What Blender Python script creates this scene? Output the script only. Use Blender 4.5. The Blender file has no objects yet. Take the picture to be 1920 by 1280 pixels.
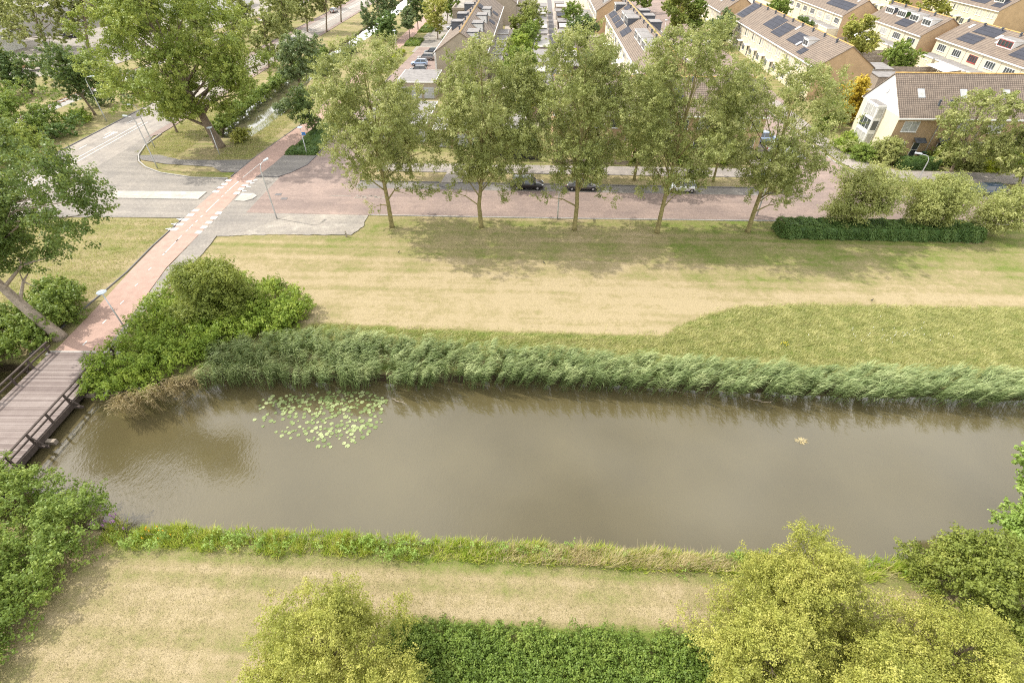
import bpy, math, random
import numpy as np
from mathutils import Vector, Matrix

S = bpy.context.scene
C = S.collection
# ------------------------------------------------------------------ camera, sky, sun, exposure
CAM_H, PITCH, YAW, FPX = 30.0, math.radians(41.1), math.radians(2.4), 943.0
cam = bpy.data.objects.new('camera', bpy.data.cameras.new('camera'))
C.objects.link(cam)
cam.location = (0, 0, CAM_H)
cam.rotation_euler = (math.radians(90) - PITCH, 0, YAW)
cam.data.sensor_width = 36
cam.data.lens = 36 * FPX / 1920
cam.data.clip_start, cam.data.clip_end = 0.5, 3000
S.camera = cam

SUN_EL = math.radians(49)
SUN_AZ = (-0.961, 0.276)            # horizontal direction towards the sun
w = bpy.data.worlds.new('World')
S.world = w
w.use_nodes = True
nt = w.node_tree
nt.nodes.clear()
out = nt.nodes.new('ShaderNodeOutputWorld')
bg = nt.nodes.new('ShaderNodeBackground')
sky = nt.nodes.new('ShaderNodeTexSky')
sky.sky_type = 'NISHITA'
sky.sun_disc = False
sky.sun_elevation = SUN_EL
sky.sun_rotation = math.atan2(SUN_AZ[0], SUN_AZ[1])
sky.dust_density = 3.0
sky.air_density = 1.0
# broken cloud cover: noise over the sky directions
tc = nt.nodes.new('ShaderNodeTexCoord')
mp = nt.nodes.new('ShaderNodeMapping')
mp.inputs['Scale'].default_value = (1, 1, 1.6)
nz = nt.nodes.new('ShaderNodeTexNoise')
nz.inputs['Scale'].default_value = 1.5
nz.inputs['Detail'].default_value = 3
rp = nt.nodes.new('ShaderNodeValToRGB')
rp.color_ramp.elements[0].position = 0.30
rp.color_ramp.elements[1].position = 0.60
mx = nt.nodes.new('ShaderNodeMix')
mx.data_type = 'RGBA'
mx.inputs[7].default_value = (14.8, 14.7, 14.4, 1)
nt.links.new(tc.outputs['Generated'], mp.inputs['Vector'])
nt.links.new(mp.outputs[0], nz.inputs['Vector'])
nt.links.new(nz.outputs['Fac'], rp.inputs['Fac'])
nt.links.new(rp.outputs['Color'], mx.inputs[0])
nt.links.new(sky.outputs['Color'], mx.inputs[6])
nt.links.new(mx.outputs[2], bg.inputs['Color'])
bg.inputs['Strength'].default_value = 0.15
nt.links.new(bg.outputs[0], out.inputs['Surface'])

sun = bpy.data.objects.new('sun', bpy.data.lights.new('sun', 'SUN'))
C.objects.link(sun)
sun.data.energy = 4.1
sun.data.angle = math.radians(0.6)
sun.data.color = (1.0, 0.95, 0.86)
ch = math.cos(SUN_EL)
sun.rotation_euler = Vector((SUN_AZ[0] * ch, SUN_AZ[1] * ch, math.sin(SUN_EL))).to_track_quat('Z', 'Y').to_euler()
sun.location = (-60, 20, 80)

S.view_settings.view_transform = 'Standard'
S.view_settings.look = 'None'
S.view_settings.exposure = 0.22
S.view_settings.gamma = 1.0
S.cycles.pixel_filter_type = 'BLACKMAN_HARRIS'
S.cycles.filter_width = 1.1
S.cycles.use_denoising = False
S.cycles.max_bounces = 6
S.cycles.diffuse_bounces = 4
S.cycles.transparent_max_bounces = 4

# ------------------------------------------------------------------ survey helpers: a point of the place from where the photograph shows it
def _ray(px, py):
    x, y = px - 960.0, 640.0 - py
    c, s = math.cos(PITCH), math.sin(PITCH)
    d = (x, FPX * c + y * s, -FPX * s + y * c)
    cy, sy = math.cos(YAW), math.sin(YAW)
    return (d[0] * cy - d[1] * sy, d[0] * sy + d[1] * cy, d[2])

def G(px, py, z=0.0):
    d = _ray(px, py)
    t = (z - CAM_H) / d[2]
    return d[0] * t, d[1] * t

def AT(px, py, Y):
    d = _ray(px, py)
    t = Y / d[1]
    return d[0] * t, Y, CAM_H + d[2] * t

# ------------------------------------------------------------------ object helpers
def tag(o, label=None, cat=None, group=None, kind=None):
    if label: o['label'] = label
    if cat: o['category'] = cat
    if group: o['group'] = group
    if kind: o['kind'] = kind
    return o

def link(name, me, parent=None, loc=(0, 0, 0), rot=0.0):
    o = bpy.data.objects.new(name, me)
    C.objects.link(o)
    o.location = loc
    o.rotation_euler = (0, 0, rot)
    if parent: o.parent = parent
    return o

def thing(name, label, cat, loc=(0, 0, 0), rot=0.0, group=None):
    return tag(link(name, None, None, loc, rot), label, cat, group)

def copy_thing(o, loc, rot=0.0, label=None, scale=None, group=None):
    r = o.copy(); C.objects.link(r)
    r.location = loc; r.rotation_euler = (0, 0, rot)
    if label: r['label'] = label
    if group: r['group'] = group
    if scale is not None: r.scale = (scale, scale, scale) if isinstance(scale, (int, float)) else scale
    for chd in list(o.children):
        c = chd.copy(); C.objects.link(c); c.parent = r
        for g in list(chd.children):
            d = g.copy(); C.objects.link(d); d.parent = c
    return r

def np_mesh(name, V, F, mats, tint=None, midx=None, smooth=False):
    """V (n,3), F (m,k) all of one arity."""
    me = bpy.data.meshes.new(name)
    V = np.asarray(V, np.float32); F = np.asarray(F, np.int32)
    m, k = F.shape
    me.vertices.add(len(V)); me.vertices.foreach_set('co', V.ravel())
    me.loops.add(m * k); me.loops.foreach_set('vertex_index', F.ravel())
    me.polygons.add(m)
    me.polygons.foreach_set('loop_start', np.arange(0, m * k, k, dtype=np.int32))
    me.polygons.foreach_set('loop_total', np.full(m, k, np.int32))
    if midx is not None: me.polygons.foreach_set('material_index', np.asarray(midx, np.int32))
    if smooth: me.polygons.foreach_set('use_smooth', np.ones(m, bool))
    for mt in (mats if isinstance(mats, (list, tuple)) else [mats]): me.materials.append(mt)
    if tint is not None:
        a = me.attributes.new('tint', 'FLOAT', 'FACE')
        a.data.foreach_set('value', np.asarray(tint, np.float32))
    me.update(calc_edges=True)
    return me

class MB:
    """collects simple solids and builds them as one mesh"""
    def __init__(s): s.v, s.f, s.m = [], [], []
    def add(s, vs, fs, m=0):
        b = len(s.v); s.v += [tuple(map(float, v)) for v in vs]
        s.f += [tuple(b + i for i in f) for f in fs]; s.m += [m] * len(fs); return s
    def box(s, x0, x1, y0, y1, z0, z1, m=0):
        return s.add([(x0,y0,z0),(x1,y0,z0),(x1,y1,z0),(x0,y1,z0),(x0,y0,z1),(x1,y0,z1),(x1,y1,z1),(x0,y1,z1)],
                     [(3,2,1,0),(4,5,6,7),(0,1,5,4),(1,2,6,5),(2,3,7,6),(3,0,4,7)], m)
    def tube(s, pts, rs, n=8, m=0, caps=True):
        pts = [Vector(p) for p in pts]; rings = []
        for i, p in enumerate(pts):
            d = (pts[min(i+1, len(pts)-1)] - pts[max(i-1, 0)])
            d = d.normalized() if d.length > 1e-9 else Vector((0, 0, 1))
            a = d.orthogonal().normalized() if abs(d.z) < .95 else Vector((1, 0, 0)); a = (a - d * a.dot(d)).normalized(); b = d.cross(a)
            rings.append([p + (a * math.cos(2*math.pi*k/n) + b * math.sin(2*math.pi*k/n)) * rs[i] for k in range(n)])
        vs = [v for r in rings for v in r]; fs = []
        for i in range(len(pts) - 1):
            for k in range(n):
                fs.append((i*n+k, i*n+(k+1) % n, (i+1)*n+(k+1) % n, (i+1)*n+k))
        if caps: fs += [tuple(range(n))[::-1], tuple(range((len(pts)-1)*n, len(pts)*n))]
        return s.add(vs, fs, m)
    def lathe(s, prof, c=(0,0,0), n=16, m=0):
        vs = [(c[0]+r*math.cos(2*math.pi*k/n), c[1]+r*math.sin(2*math.pi*k/n), c[2]+z) for r, z in prof for k in range(n)]
        fs = [(i*n+k, i*n+(k+1) % n, (i+1)*n+(k+1) % n, (i+1)*n+k) for i in range(len(prof)-1) for k in range(n)]
        fs += [tuple(range(n))[::-1], tuple(range((len(prof)-1)*n, len(prof)*n))]
        return s.add(vs, fs, m)
    def prism(s, poly, a0, a1, axis='y', m=0):
        """poly in the plane across the axis, extruded from a0 to a1"""
        def P(u, v, a): return (u, a, v) if axis == 'y' else ((a, u, v) if axis == 'x' else (u, v, a))
        n = len(poly)
        vs = [P(u, v, a0) for u, v in poly] + [P(u, v, a1) for u, v in poly]
        fs = [(k, (k+1) % n, n+(k+1) % n, n+k) for k in range(n)] + [tuple(range(n))[::-1], tuple(range(n, 2*n))]
        return s.add(vs, fs, m)
    def mesh(s, name, mats, smooth=False):
        me = bpy.data.meshes.new(name)
        me.from_pydata(s.v, [], s.f)
        for mt in (mats if isinstance(mats, (list, tuple)) else [mats]): me.materials.append(mt)
        me.polygons.foreach_set('material_index', s.m)
        if smooth: me.polygons.foreach_set('use_smooth', [True] * len(s.f))
        me.update(); return me
    def build(s, name, mats, parent=None, loc=(0,0,0), rot=0.0, smooth=False):
        return link(name, s.mesh(name, mats, smooth), parent, loc, rot)

# ------------------------------------------------------------------ materials
def new_mat(name):
    m = bpy.data.materials.new(name); m.use_nodes = True
    t = m.node_tree; b = t.nodes['Principled BSDF']
    return m, t, b
def node(t, typ, ins=None, **kw):
    n = t.nodes.new(typ)
    for k, v in kw.items(): setattr(n, k, v)
    for k, v in (ins or {}).items():
        if isinstance(v, bpy.types.NodeSocket): t.links.new(v, n.inputs[k])
        else: n.inputs[k].default_value = v
    return n
def rgb(c): return (c[0], c[1], c[2], 1.0)
def ramp(t, fac, stops):
    r = node(t, 'ShaderNodeValToRGB', {'Fac': fac})
    e = r.color_ramp.elements
    while len(e) < len(stops): e.new(0.5)
    for i, (p, c) in enumerate(stops):
        e[i].position = p; e[i].color = rgb(c)
    return r.outputs['Color']
def noise(t, scale, detail=4, vec=None, rough=.55, dist=0.0):
    n = node(t, 'ShaderNodeTexNoise', {'Scale': scale, 'Detail': detail, 'Roughness': rough, 'Distortion': dist})
    if vec is not None: t.links.new(vec, n.inputs['Vector'])
    return n.outputs['Fac']
def objco(t, scale=(1,1,1)):
    c = node(t, 'ShaderNodeTexCoord')
    return node(t, 'ShaderNodeMapping', {'Vector': c.outputs['Object'], 'Scale': scale}).outputs[0]
def geoco(t, scale=(1,1,1), rot=(0,0,0)):
    c = node(t, 'ShaderNodeNewGeometry')
    return node(t, 'ShaderNodeMapping', {'Vector': c.outputs['Position'], 'Scale': scale, 'Rotation': rot}).outputs[0]
def mixc(t, f, a, b, blend='MIX'):
    n = node(t, 'ShaderNodeMix', data_type='RGBA', blend_type=blend)
    for i, v in ((0, f), (6, a), (7, b)):
        if isinstance(v, bpy.types.NodeSocket): t.links.new(v, n.inputs[i])
        else: n.inputs[i].default_value = rgb(v) if i > 0 else v
    return n.outputs[2]
def math_(t, op, a, b=0.0, clamp=False):
    n = node(t, 'ShaderNodeMath', operation=op, use_clamp=clamp)
    for i, v in ((0, a), (1, b)):
        if isinstance(v, bpy.types.NodeSocket): t.links.new(v, n.inputs[i])
        else: n.inputs[i].default_value = v
    return n.outputs[0]
def bump(t, b, h, strength=.3, dist=.05):
    n = node(t, 'ShaderNodeBump', {'Height': h, 'Strength': strength, 'Distance': dist})
    t.links.new(n.outputs[0], b.inputs['Normal'])

def plain(name, c, rough=.6, var=.15, scale=3.0, metal=0.0, spec=.3, fine=0.0):
    """a paint, metal or render colour with mottling"""
    m, t, b = new_mat(name)
    v = geoco(t)
    n = noise(t, scale, 5, v)
    lo = [x * (1 - var) for x in c]; hi = [min(1, x * (1 + var)) for x in c]
    col = ramp(t, n, [(.3, lo), (.7, hi)])
    t.links.new(col, b.inputs['Base Color'])
    b.inputs['Roughness'].default_value = rough
    b.inputs['Metallic'].default_value = metal
    b.inputs['Specular IOR Level'].default_value = spec
    if fine: bump(t, b, noise(t, scale * 12, 3, v), fine, .02)
    return m

def leafmat(name, lo, mid, hi, trans=.32, rough=.5, sc=.5):
    m, t, b = new_mat(name)
    a = node(t, 'ShaderNodeAttribute', attribute_name='tint').outputs['Fac']
    n = noise(t, sc, 3, geoco(t))
    f = math_(t, 'ADD', math_(t, 'MULTIPLY', a, .75), math_(t, 'MULTIPLY', math_(t, 'SUBTRACT', n, .5), .9), True)
    f2 = math_(t, 'ADD', f, .12, True)
    col = ramp(t, f2, [(0.0, lo), (.5, mid), (1.0, hi)])
    t.links.new(col, b.inputs['Base Color'])
    b.inputs['Roughness'].default_value = rough
    b.inputs['Specular IOR Level'].default_value = .35
    tr = node(t, 'ShaderNodeBsdfTranslucent', {'Color': mixc(t, .35, col, (.55, .6, .12))})
    mxs = node(t, 'ShaderNodeMixShader', {0: trans})
    t.links.new(b.outputs[0], mxs.inputs[1]); t.links.new(tr.outputs[0], mxs.inputs[2])
    t.links.new(mxs.outputs[0], t.nodes['Material Output'].inputs['Surface'])
    return m

def pavers(name, c1, c2, mortar, bw, bh, rot=0.0, patch=None, rough=.85, streak='x'):
    """small paving bricks with joints, wear and pale sandy patches"""
    m, t, b = new_mat(name)
    v = geoco(t, rot=(0, 0, rot))
    br = node(t, 'ShaderNodeTexBrick', {'Vector': v, 'Color1': rgb(c1), 'Color2': rgb(c2), 'Mortar': rgb(mortar), 'Scale': 1.0,
              'Mortar Size': .012, 'Brick Width': bw, 'Row Height': bh, 'Bias': 0.0})
    n1 = noise(t, .22, 5, geoco(t)); n2 = noise(t, 2.2, 5, geoco(t), .65)
    col = mixc(t, 1.0, br.outputs['Color'], ramp(t, n1, [(.3, (.82, .82, .82)), (.7, (1.12, 1.1, 1.06))]), 'MULTIPLY')
    col = mixc(t, 1.0, col, ramp(t, n2, [(.3, (.86, .86, .86)), (.75, (1.12, 1.12, 1.1))]), 'MULTIPLY')
    n3 = noise(t, 1.0, 4, geoco(t, (.05, .9, 1)), .6); n4 = noise(t, 1.0, 4, geoco(t, (.9, .05, 1)), .6)
    col = mixc(t, 1.0, col, ramp(t, n3 if streak == 'x' else n4, [(.32, (.86, .86, .87)), (.68, (1.12, 1.11, 1.1))]), 'MULTIPLY')
    col = mixc(t, ramp(t, noise(t, .35, 2, geoco(t), .4), [(.60, (0, 0, 0)), (.63, (.35, .35, .35))]), col, [x * .72 for x in c1])
    if patch:
        col = mixc(t, ramp(t, noise(t, .5, 6, geoco(t), .7), [(.52, (0, 0, 0)), (.72, (.8, .8, .8))]), col, patch)
    t.links.new(col, b.inputs['Base Color'])
    b.inputs['Roughness'].default_value = rough
    b.inputs['Specular IOR Level'].default_value = .2
    bump(t, b, br.outputs['Fac'], .25, -.01)
    return m

def tiles(name, c1, c2, lichen, along='y', rowh=.33):
    """roof tiles: courses and columns with lichen specks, in object space"""
    m, t, b = new_mat(name)
    c = node(t, 'ShaderNodeTexCoord')
    sp = node(t, 'ShaderNodeSeparateXYZ', {'Vector': c.outputs['Object']})
    cb = node(t, 'ShaderNodeCombineXYZ', {'X': sp.outputs['Y' if along == 'y' else 'X'], 'Y': math_(t, 'MULTIPLY', sp.outputs['Z'], 1.65), 'Z': 0.0})
    br = node(t, 'ShaderNodeTexBrick', {'Vector': cb.outputs[0], 'Color1': rgb(c1), 'Color2': rgb(c2), 'Mortar': rgb([x * .35 for x in c1]), 'Scale': 1.0,
              'Mortar Size': .035, 'Mortar Smooth': .3, 'Brick Width': .30, 'Row Height': rowh}, offset=0.0)
    v = geoco(t)
    col = mixc(t, 1.0, br.outputs['Color'], ramp(t, noise(t, .8, 6, v, .65), [(.3, (.8, .8, .8)), (.75, (1.2, 1.18, 1.12))]), 'MULTIPLY')
    col = mixc(t, ramp(t, noise(t, 4.5, 3, v), [(.66, (0, 0, 0)), (.74, (.75, .75, .75))]), col, lichen)
    t.links.new(col, b.inputs['Base Color'])
    b.inputs['Roughness'].default_value = .8
    b.inputs['Specular IOR Level'].default_value = .25
    bump(t, b, br.outputs['Fac'], .6, -.03)
    return m

def brickwall(name, c1, c2, mortar, vx='x'):
    m, t, b = new_mat(name)
    c = node(t, 'ShaderNodeNewGeometry')
    sp = node(t, 'ShaderNodeSeparateXYZ', {'Vector': c.outputs['Position']})
    cb = node(t, 'ShaderNodeCombineXYZ', {'X': math_(t, 'ADD', sp.outputs['X'], sp.outputs['Y']), 'Y': sp.outputs['Z'], 'Z': 0.0})
    br = node(t, 'ShaderNodeTexBrick', {'Vector': cb.outputs[0], 'Color1': rgb(c1), 'Color2': rgb(c2), 'Mortar': rgb(mortar), 'Scale': 1.0,
              'Mortar Size': .012, 'Brick Width': .22, 'Row Height': .07})
    col = mixc(t, 1.0, br.outputs['Color'], ramp(t, noise(t, 1.1, 6, geoco(t)), [(.3, (.88, .88, .88)), (.75, (1.1, 1.1, 1.1))]), 'MULTIPLY')
    t.links.new(col, b.inputs['Base Color'])
    b.inputs['Roughness'].default_value = .9
    b.inputs['Specular IOR Level'].default_value = .15
    return m

M = {}
# ------------------------------------------------------------------ palette
M['asphalt'] = pavers('grey_road', (.295, .268, .243), (.33, .30, .27), (.27, .24, .218), 1.4, .9, .6, streak='y')
M['clinker'] = pavers('grey_clinker', (.27, .248, .226), (.32, .295, .268), (.19, .172, .155), .21, .105, .3)
M['clinker_dark'] = pavers('dark_grey_pavers', (.205, .19, .18), (.25, .235, .22), (.15, .14, .13), .22, .11, .8)
M['redbrick'] = pavers('red_street_brick', (.270, .206, .184), (.315, .242, .214), (.215, .17, .152), .22, .105, .2)
M['redasphalt'] = plain('red_cycle_asphalt', (.375, .252, .205), .9, .12, 1.2, fine=.15)
M['sandypave'] = pavers('sandy_pavers', (.285, .26, .235), (.325, .298, .265), (.23, .208, .18), .3, .3, 0.0, (.42, .385, .33))
M['slabs'] = pavers('footpath_slabs', (.30, .27, .25), (.35, .315, .29), (.21, .19, .17), .3, .3, 0.0)
M['island'] = pavers('pale_island', (.42, .395, .36), (.47, .44, .40), (.36, .33, .30), .5, .5, 0.0, (.52, .50, .46))
M['kerb'] = plain('kerb_concrete', (.36, .34, .32), .85, .15, 3)
M['kerbdark'] = plain('kerb_dark', (.16, .15, .15), .85, .15, 3)
def worn_paint():
    m, t, b = new_mat('road_paint')
    v = geoco(t)
    f = math_(t, 'ADD', math_(t, 'MULTIPLY', noise(t, 3.0, 5, v, .7), .6), math_(t, 'MULTIPLY', noise(t, 24.0, 3, v, .7), .4))
    t.links.new(ramp(t, f, [(.36, (.42, .36, .32)), (.46, (.66, .63, .59)), (.7, (.76, .75, .72))]), b.inputs['Base Color'])
    b.inputs['Roughness'].default_value = .85
    return m
M['paint'] = worn_paint()
M['yard'] = pavers('garden_paving', (.40, .35, .31), (.45, .40, .35), (.3, .27, .24), .5, .5, 0.0, (.30, .27, .25))
M['steel'] = plain('galvanised_steel', (.52, .53, .54), .45, .08, 6, .5)
M['lampdisc'] = plain('lamp_disc', (.60, .66, .70), .35, .06, 5)
M['white'] = plain('white_paint', (.74, .73, .70), .55, .06, 2)
M['cream'] = plain('cream_panel', (.64, .57, .415), .7, .06, 1.5)
M['paleyellow'] = plain('pale_yellow_render', (.68, .61, .455), .8, .05, 1.0)
M['ochre'] = brickwall('ochre_brick', (.48, .325, .18), (.54, .37, .21), (.48, .36, .24))
M['brown'] = brickwall('brown_brick', (.41, .275, .16), (.48, .325, .19), (.44, .33, .22))
M['greybrick'] = brickwall('grey_brown_brick', (.33, .28, .21), (.39, .33, .25), (.36, .31, .25))
M['glass'] = plain('window_glass', (.055, .065, .07), .08, .3, 1.2, spec=.8)
M['curtain'] = plain('curtained_glass', (.40, .40, .38), .15, .25, 2.2, spec=.7)
M['greyframe'] = plain('grey_frame', (.42, .43, .44), .5)
M['darkframe'] = plain('dark_frame', (.07, .075, .085), .5)
M['redframe'] = plain('red_frame', (.36, .06, .06), .5)
M['roof_y'] = tiles('roof_tiles_long', (.225, .178, .145), (.265, .212, .172), (.46, .40, .28), 'y')
M['roof_x'] = tiles('roof_tiles_front', (.215, .170, .140), (.26, .208, .17), (.50, .44, .33), 'x')
M['ridge'] = plain('lichen_ridge', (.42, .27, .10), .9, .35, 2.5)
M['flatroof'] = plain('bitumen_roof', (.235, .22, .21), .9, .2, 1.2)
M['solar'] = tiles('solar_cells', (.055, .058, .075), (.06, .064, .085), (.06, .065, .085), 'y', .9)
M['zinc'] = plain('dark_zinc', (.10, .11, .13), .5, .12, 2)
M['wood'] = plain('weathered_wood', (.30, .25, .20), .85, .25, 4)
M['darkwood'] = plain('dark_timber', (.085, .065, .055), .8, .25, 4)
M['blackwood'] = plain('black_fence', (.03, .03, .032), .7, .2, 4)
M['concrete'] = plain('concrete', (.42, .40, .37), .9, .15, 2)
M['black'] = plain('black_plastic', (.018, .018, .02), .5)
M['rubber'] = plain('tyre_rubber', (.02, .02, .021), .85)
M['rim'] = plain('alloy_rim', (.50, .50, .52), .35, .05, 5, .7)
M['lens'] = plain('headlight_lens', (.75, .78, .8), .12, .05, 5, spec=.8)
M['redlens'] = plain('tail_light_lens', (.35, .015, .012), .2)
M['rust'] = plain('rusty_boards', (.42, .26, .15), .85, .25, 2)
M['bark'] = plain('grey_brown_bark', (.20, .155, .11), .95, .35, 5, fine=.6)
M['palebark'] = plain('pale_furrowed_bark', (.34, .28, .22), .95, .3, 4, fine=.8)
M['mossbark'] = plain('mossy_bark', (.235, .20, .085), .95, .35, 4, fine=.5)
M['bluesign'] = plain('blue_sign', (.05, .17, .42), .5)
M['green_bin'] = plain('green_bin', (.03, .10, .05), .5)

def deck_material():
    m, t, b = new_mat('bridge_planks')
    v = objco(t)
    sp = node(t, 'ShaderNodeSeparateXYZ', {'Vector': v})
    row = math_(t, 'FLOOR', math_(t, 'DIVIDE', sp.outputs['Y'], .2))
    wn = node(t, 'ShaderNodeTexWhiteNoise', noise_dimensions='1D')
    t.links.new(row, wn.inputs['W'])
    n = noise(t, 1.3, 5, v)
    f = math_(t, 'ADD', math_(t, 'MULTIPLY', wn.outputs['Value'], .55), math_(t, 'MULTIPLY', n, .45))
    col = ramp(t, f, [(.2, (.16, .122, .11)), (.5, (.218, .174, .156)), (.85, (.285, .236, .215))])
    t.links.new(col, b.inputs['Base Color'])
    b.inputs['Roughness'].default_value = .85
    return m
M['deck'] = deck_material()

# foliage families
M['leaf_street'] = leafmat('street_tree_leaves', (.105, .138, .036), (.285, .315, .100), (.57, .555, .25))
M['leaf_poplar'] = leafmat('poplar_leaves', (.095, .150, .024), (.235, .300, .055), (.46, .48, .115))
M['leaf_dark'] = leafmat('dark_leaves', (.045, .085, .026), (.105, .165, .046), (.20, .27, .08))
M['leaf_mid'] = leafmat('mid_green_leaves', (.078, .135, .022), (.185, .265, .046), (.36, .43, .095))
M['leaf_bank'] = leafmat('bankside_leaves', (.045, .085, .018), (.110, .170, .036), (.25, .31, .08))
M['leaf_cover'] = leafmat('ground_cover_leaves', (.065, .115, .018), (.160, .240, .040), (.33, .40, .085))
M['flower_yellow'] = plain('yellow_flowers', (.70, .60, .06), .7, .2, 9)
M['leaf_yellow'] = leafmat('yellow_green_leaves', (.150, .180, .028), (.358, .368, .074), (.63, .585, .170))
M['leaf_golden'] = leafmat('golden_conifer', (.36, .27, .02), (.60, .44, .04), (.75, .60, .10))
M['leaf_lime'] = leafmat('lime_leaves', (.22, .29, .015), (.40, .46, .025), (.58, .58, .05))
M['leaf_locust'] = leafmat('feathery_leaves', (.150, .185, .048), (.32, .345, .11), (.53, .53, .21))
M['leaf_hawthorn'] = leafmat('hawthorn_leaves', (.095, .130, .020), (.215, .260, .048), (.40, .42, .095))
M['leaf_bramble'] = leafmat('bramble_leaves', (.085, .150, .016), (.220, .315, .036), (.44, .50, .085))
M['leaf_bluish'] = leafmat('grey_green_leaves', (.075, .120, .045), (.165, .225, .095), (.30, .36, .17))
M['leaf_willow'] = leafmat('willow_leaves', (.14, .23, .040), (.26, .38, .075), (.44, .54, .16))
M['leaf_hedge'] = leafmat('hedge_leaves', (.055, .115, .028), (.125, .210, .056), (.24, .33, .11))
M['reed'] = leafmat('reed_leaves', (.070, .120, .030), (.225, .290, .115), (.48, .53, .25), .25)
M['reed_dry'] = leafmat('dry_reed', (.28, .21, .11), (.43, .34, .19), (.58, .49, .30), .2)
M['meadow'] = leafmat('meadow_blades', (.165, .200, .048), (.335, .340, .115), (.62, .575, .27), .3, sc=.7)
M['weeds'] = leafmat('bank_weeds', (.15, .25, .02), (.36, .46, .05), (.68, .62, .18), .3, sc=1.1)
M['straw'] = leafmat('straw_blades', (.42, .33, .17), (.58, .48, .27), (.72, .62, .40), .25)
M['turfblade'] = leafmat('dry_turf_blades', (.19, .185, .07), (.30, .25, .135), (.40, .33, .20), .2, sc=1.3)
M['lily'] = leafmat('lily_pads', (.11, .155, .045), (.235, .285, .11), (.39, .43, .215), .1)
M['flower_purple'] = plain('purple_flowers', (.36, .16, .36), .7, .2, 9)
M['flower_orange'] = plain('orange_flowers', (.75, .40, .03), .7, .2, 9)
M['flower_pink'] = plain('pink_flowers', (.70, .48, .40), .7, .2, 9)
M['flower_white'] = plain('white_flowers', (.78, .76, .68), .7, .1, 9)

# ------------------------------------------------------------------ terrain: one sheet with the canal and the ditch cut into it
def lerp_poly(x, pts):
    p = np.array(pts, float)
    return np.interp(x, p[:, 0], p[:, 1])
CANAL_FAR = [(-80, 29.8), (-44, 29.6), (-33, 28.4), (-29, 28.2), (-26, 29.6), (-20, 29.6), (-11, 29.7), (-4, 30.2), (5, 30.3), (13, 30.1), (24, 29.8), (60, 30.2)]
CANAL_NEAR = [(-80, 15), (-40, 15.2), (-31, 15.8), (-24, 15.2), (-11, 15.3), (0, 15.1), (11, 14.9), (18, 14.7), (23, 15.2), (28, 16.8), (34, 17.6), (60, 18)]
DITCH = [(83.0, -50.8, .2), (86.5, -51.0, 2.6), (91, -51.6, 3.8), (103, -52.2, 4.3), (115, -53.4, 3.6), (130, -54.0, 2.4), (150, -53.2, 2.4), (172, -52.2, 2.4), (217, -52.6, 2.4), (300, -54, 2.4)]

def wob(x, y, a=1.0):
    return a * (np.sin(x * .9 + 1.3) * .5 + np.sin(x * 2.3 + y * .7) * .3 + np.sin(y * 1.7 + x * .31 + 2) * .4)

def terrain_height(x, y):
    d1 = np.minimum(lerp_poly(x, CANAL_FAR) - y, y - lerp_poly(x, CANAL_NEAR)) + .15 * wob(x * 1.7, y)
    dp = np.array(DITCH)
    cx = np.interp(y, dp[:, 0], dp[:, 1]); hw = np.interp(y, dp[:, 0], dp[:, 2], left=-3)
    d2 = hw - np.abs(x - cx) + .2 * wob(y, x)
    d2 = np.where(y < 85, -2, d2)
    d = np.maximum(d1, d2)
    tt = np.clip((d + .45) / 1.3, 0, 1)
    s = tt * tt * (3 - 2 * tt)
    return -.02 - 1.7 * s + np.where(s > .02, 0, .02 * np.sin(x * .35) * np.sin(y * .27) - .03)

def greenness(x, y):
    """how green (1) or sun-dried (0) the turf is, from place to place"""
    g = np.full_like(x, .5)
    far = (x > -37.5) & (y > 30) & (y < 58.5)
    edge = lerp_poly(x, [(-40, 36.3), (-20, 36.3), (-4, 35.7), (9, 35.7), (12.5, 36.0), (15.7, 38.2), (19, 40.0), (23.6, 40.9), (32, 41.4), (80, 41.8)])
    gl = np.where(y < edge, np.where(x > 11, .80, .78), np.where(y < 45.2, .08, np.where(y < 48.5, .24, .46)))
    gl = np.where((y > edge) & (x > 16) & (y > 43.5), gl + .22, gl)
    gl = np.where((y > edge) & (x < -26) & (y < 50), gl - .08, gl)
    gl = np.where((y > 50.5) & (x < -24), gl - .12, gl)
    g = np.where(far, gl, g)
    g = np.where((y < 16), np.where((x < -25), .30, np.where(y > 13.4, .7, .24)), g)
    g = np.where((y < 10.6) & (x > -7.5), .75, g)
    g = np.where((x < -43) & (y > 30) & (y < 58), .40, g)
    g = np.where((x < -40) & (y > 70) & (y < 100) & (x > -64), .42, g)
    g = np.where((x < -44) & (y >= 96) & (x > -66), .40, g)
    g = np.where((x < -75), .45, g)
    g = np.where((x > -30) & (y > 67) & (y < 75), .25, g)
    return g

def axis_lines(spans):
    out = []
    for a, b, st in spans: out += list(np.arange(a, b, st))
    out.append(spans[-1][1]); return np.array(out)
gx = axis_lines([(-900, -140, 40), (-140, -64, 2), (-64, 52, .5), (52, 140, 4), (140, 900, 40)])
gy = axis_lines([(-60, 6, 6), (6, 62, .5), (62, 84, 1), (84, 130, .7), (130, 260, 2), (260, 1500, 60)])
X, Y = np.meshgrid(gx, gy)
Z = terrain_height(X, Y)
nx, ny = len(gx), len(gy)
V = np.stack([X.ravel(), Y.ravel(), Z.ravel()], 1)
ii = (np.arange(ny - 1)[:, None] * nx + np.arange(nx - 1)[None, :]).ravel()
Fq = np.stack([ii, ii + 1, ii + nx + 1, ii + nx], 1)

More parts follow.
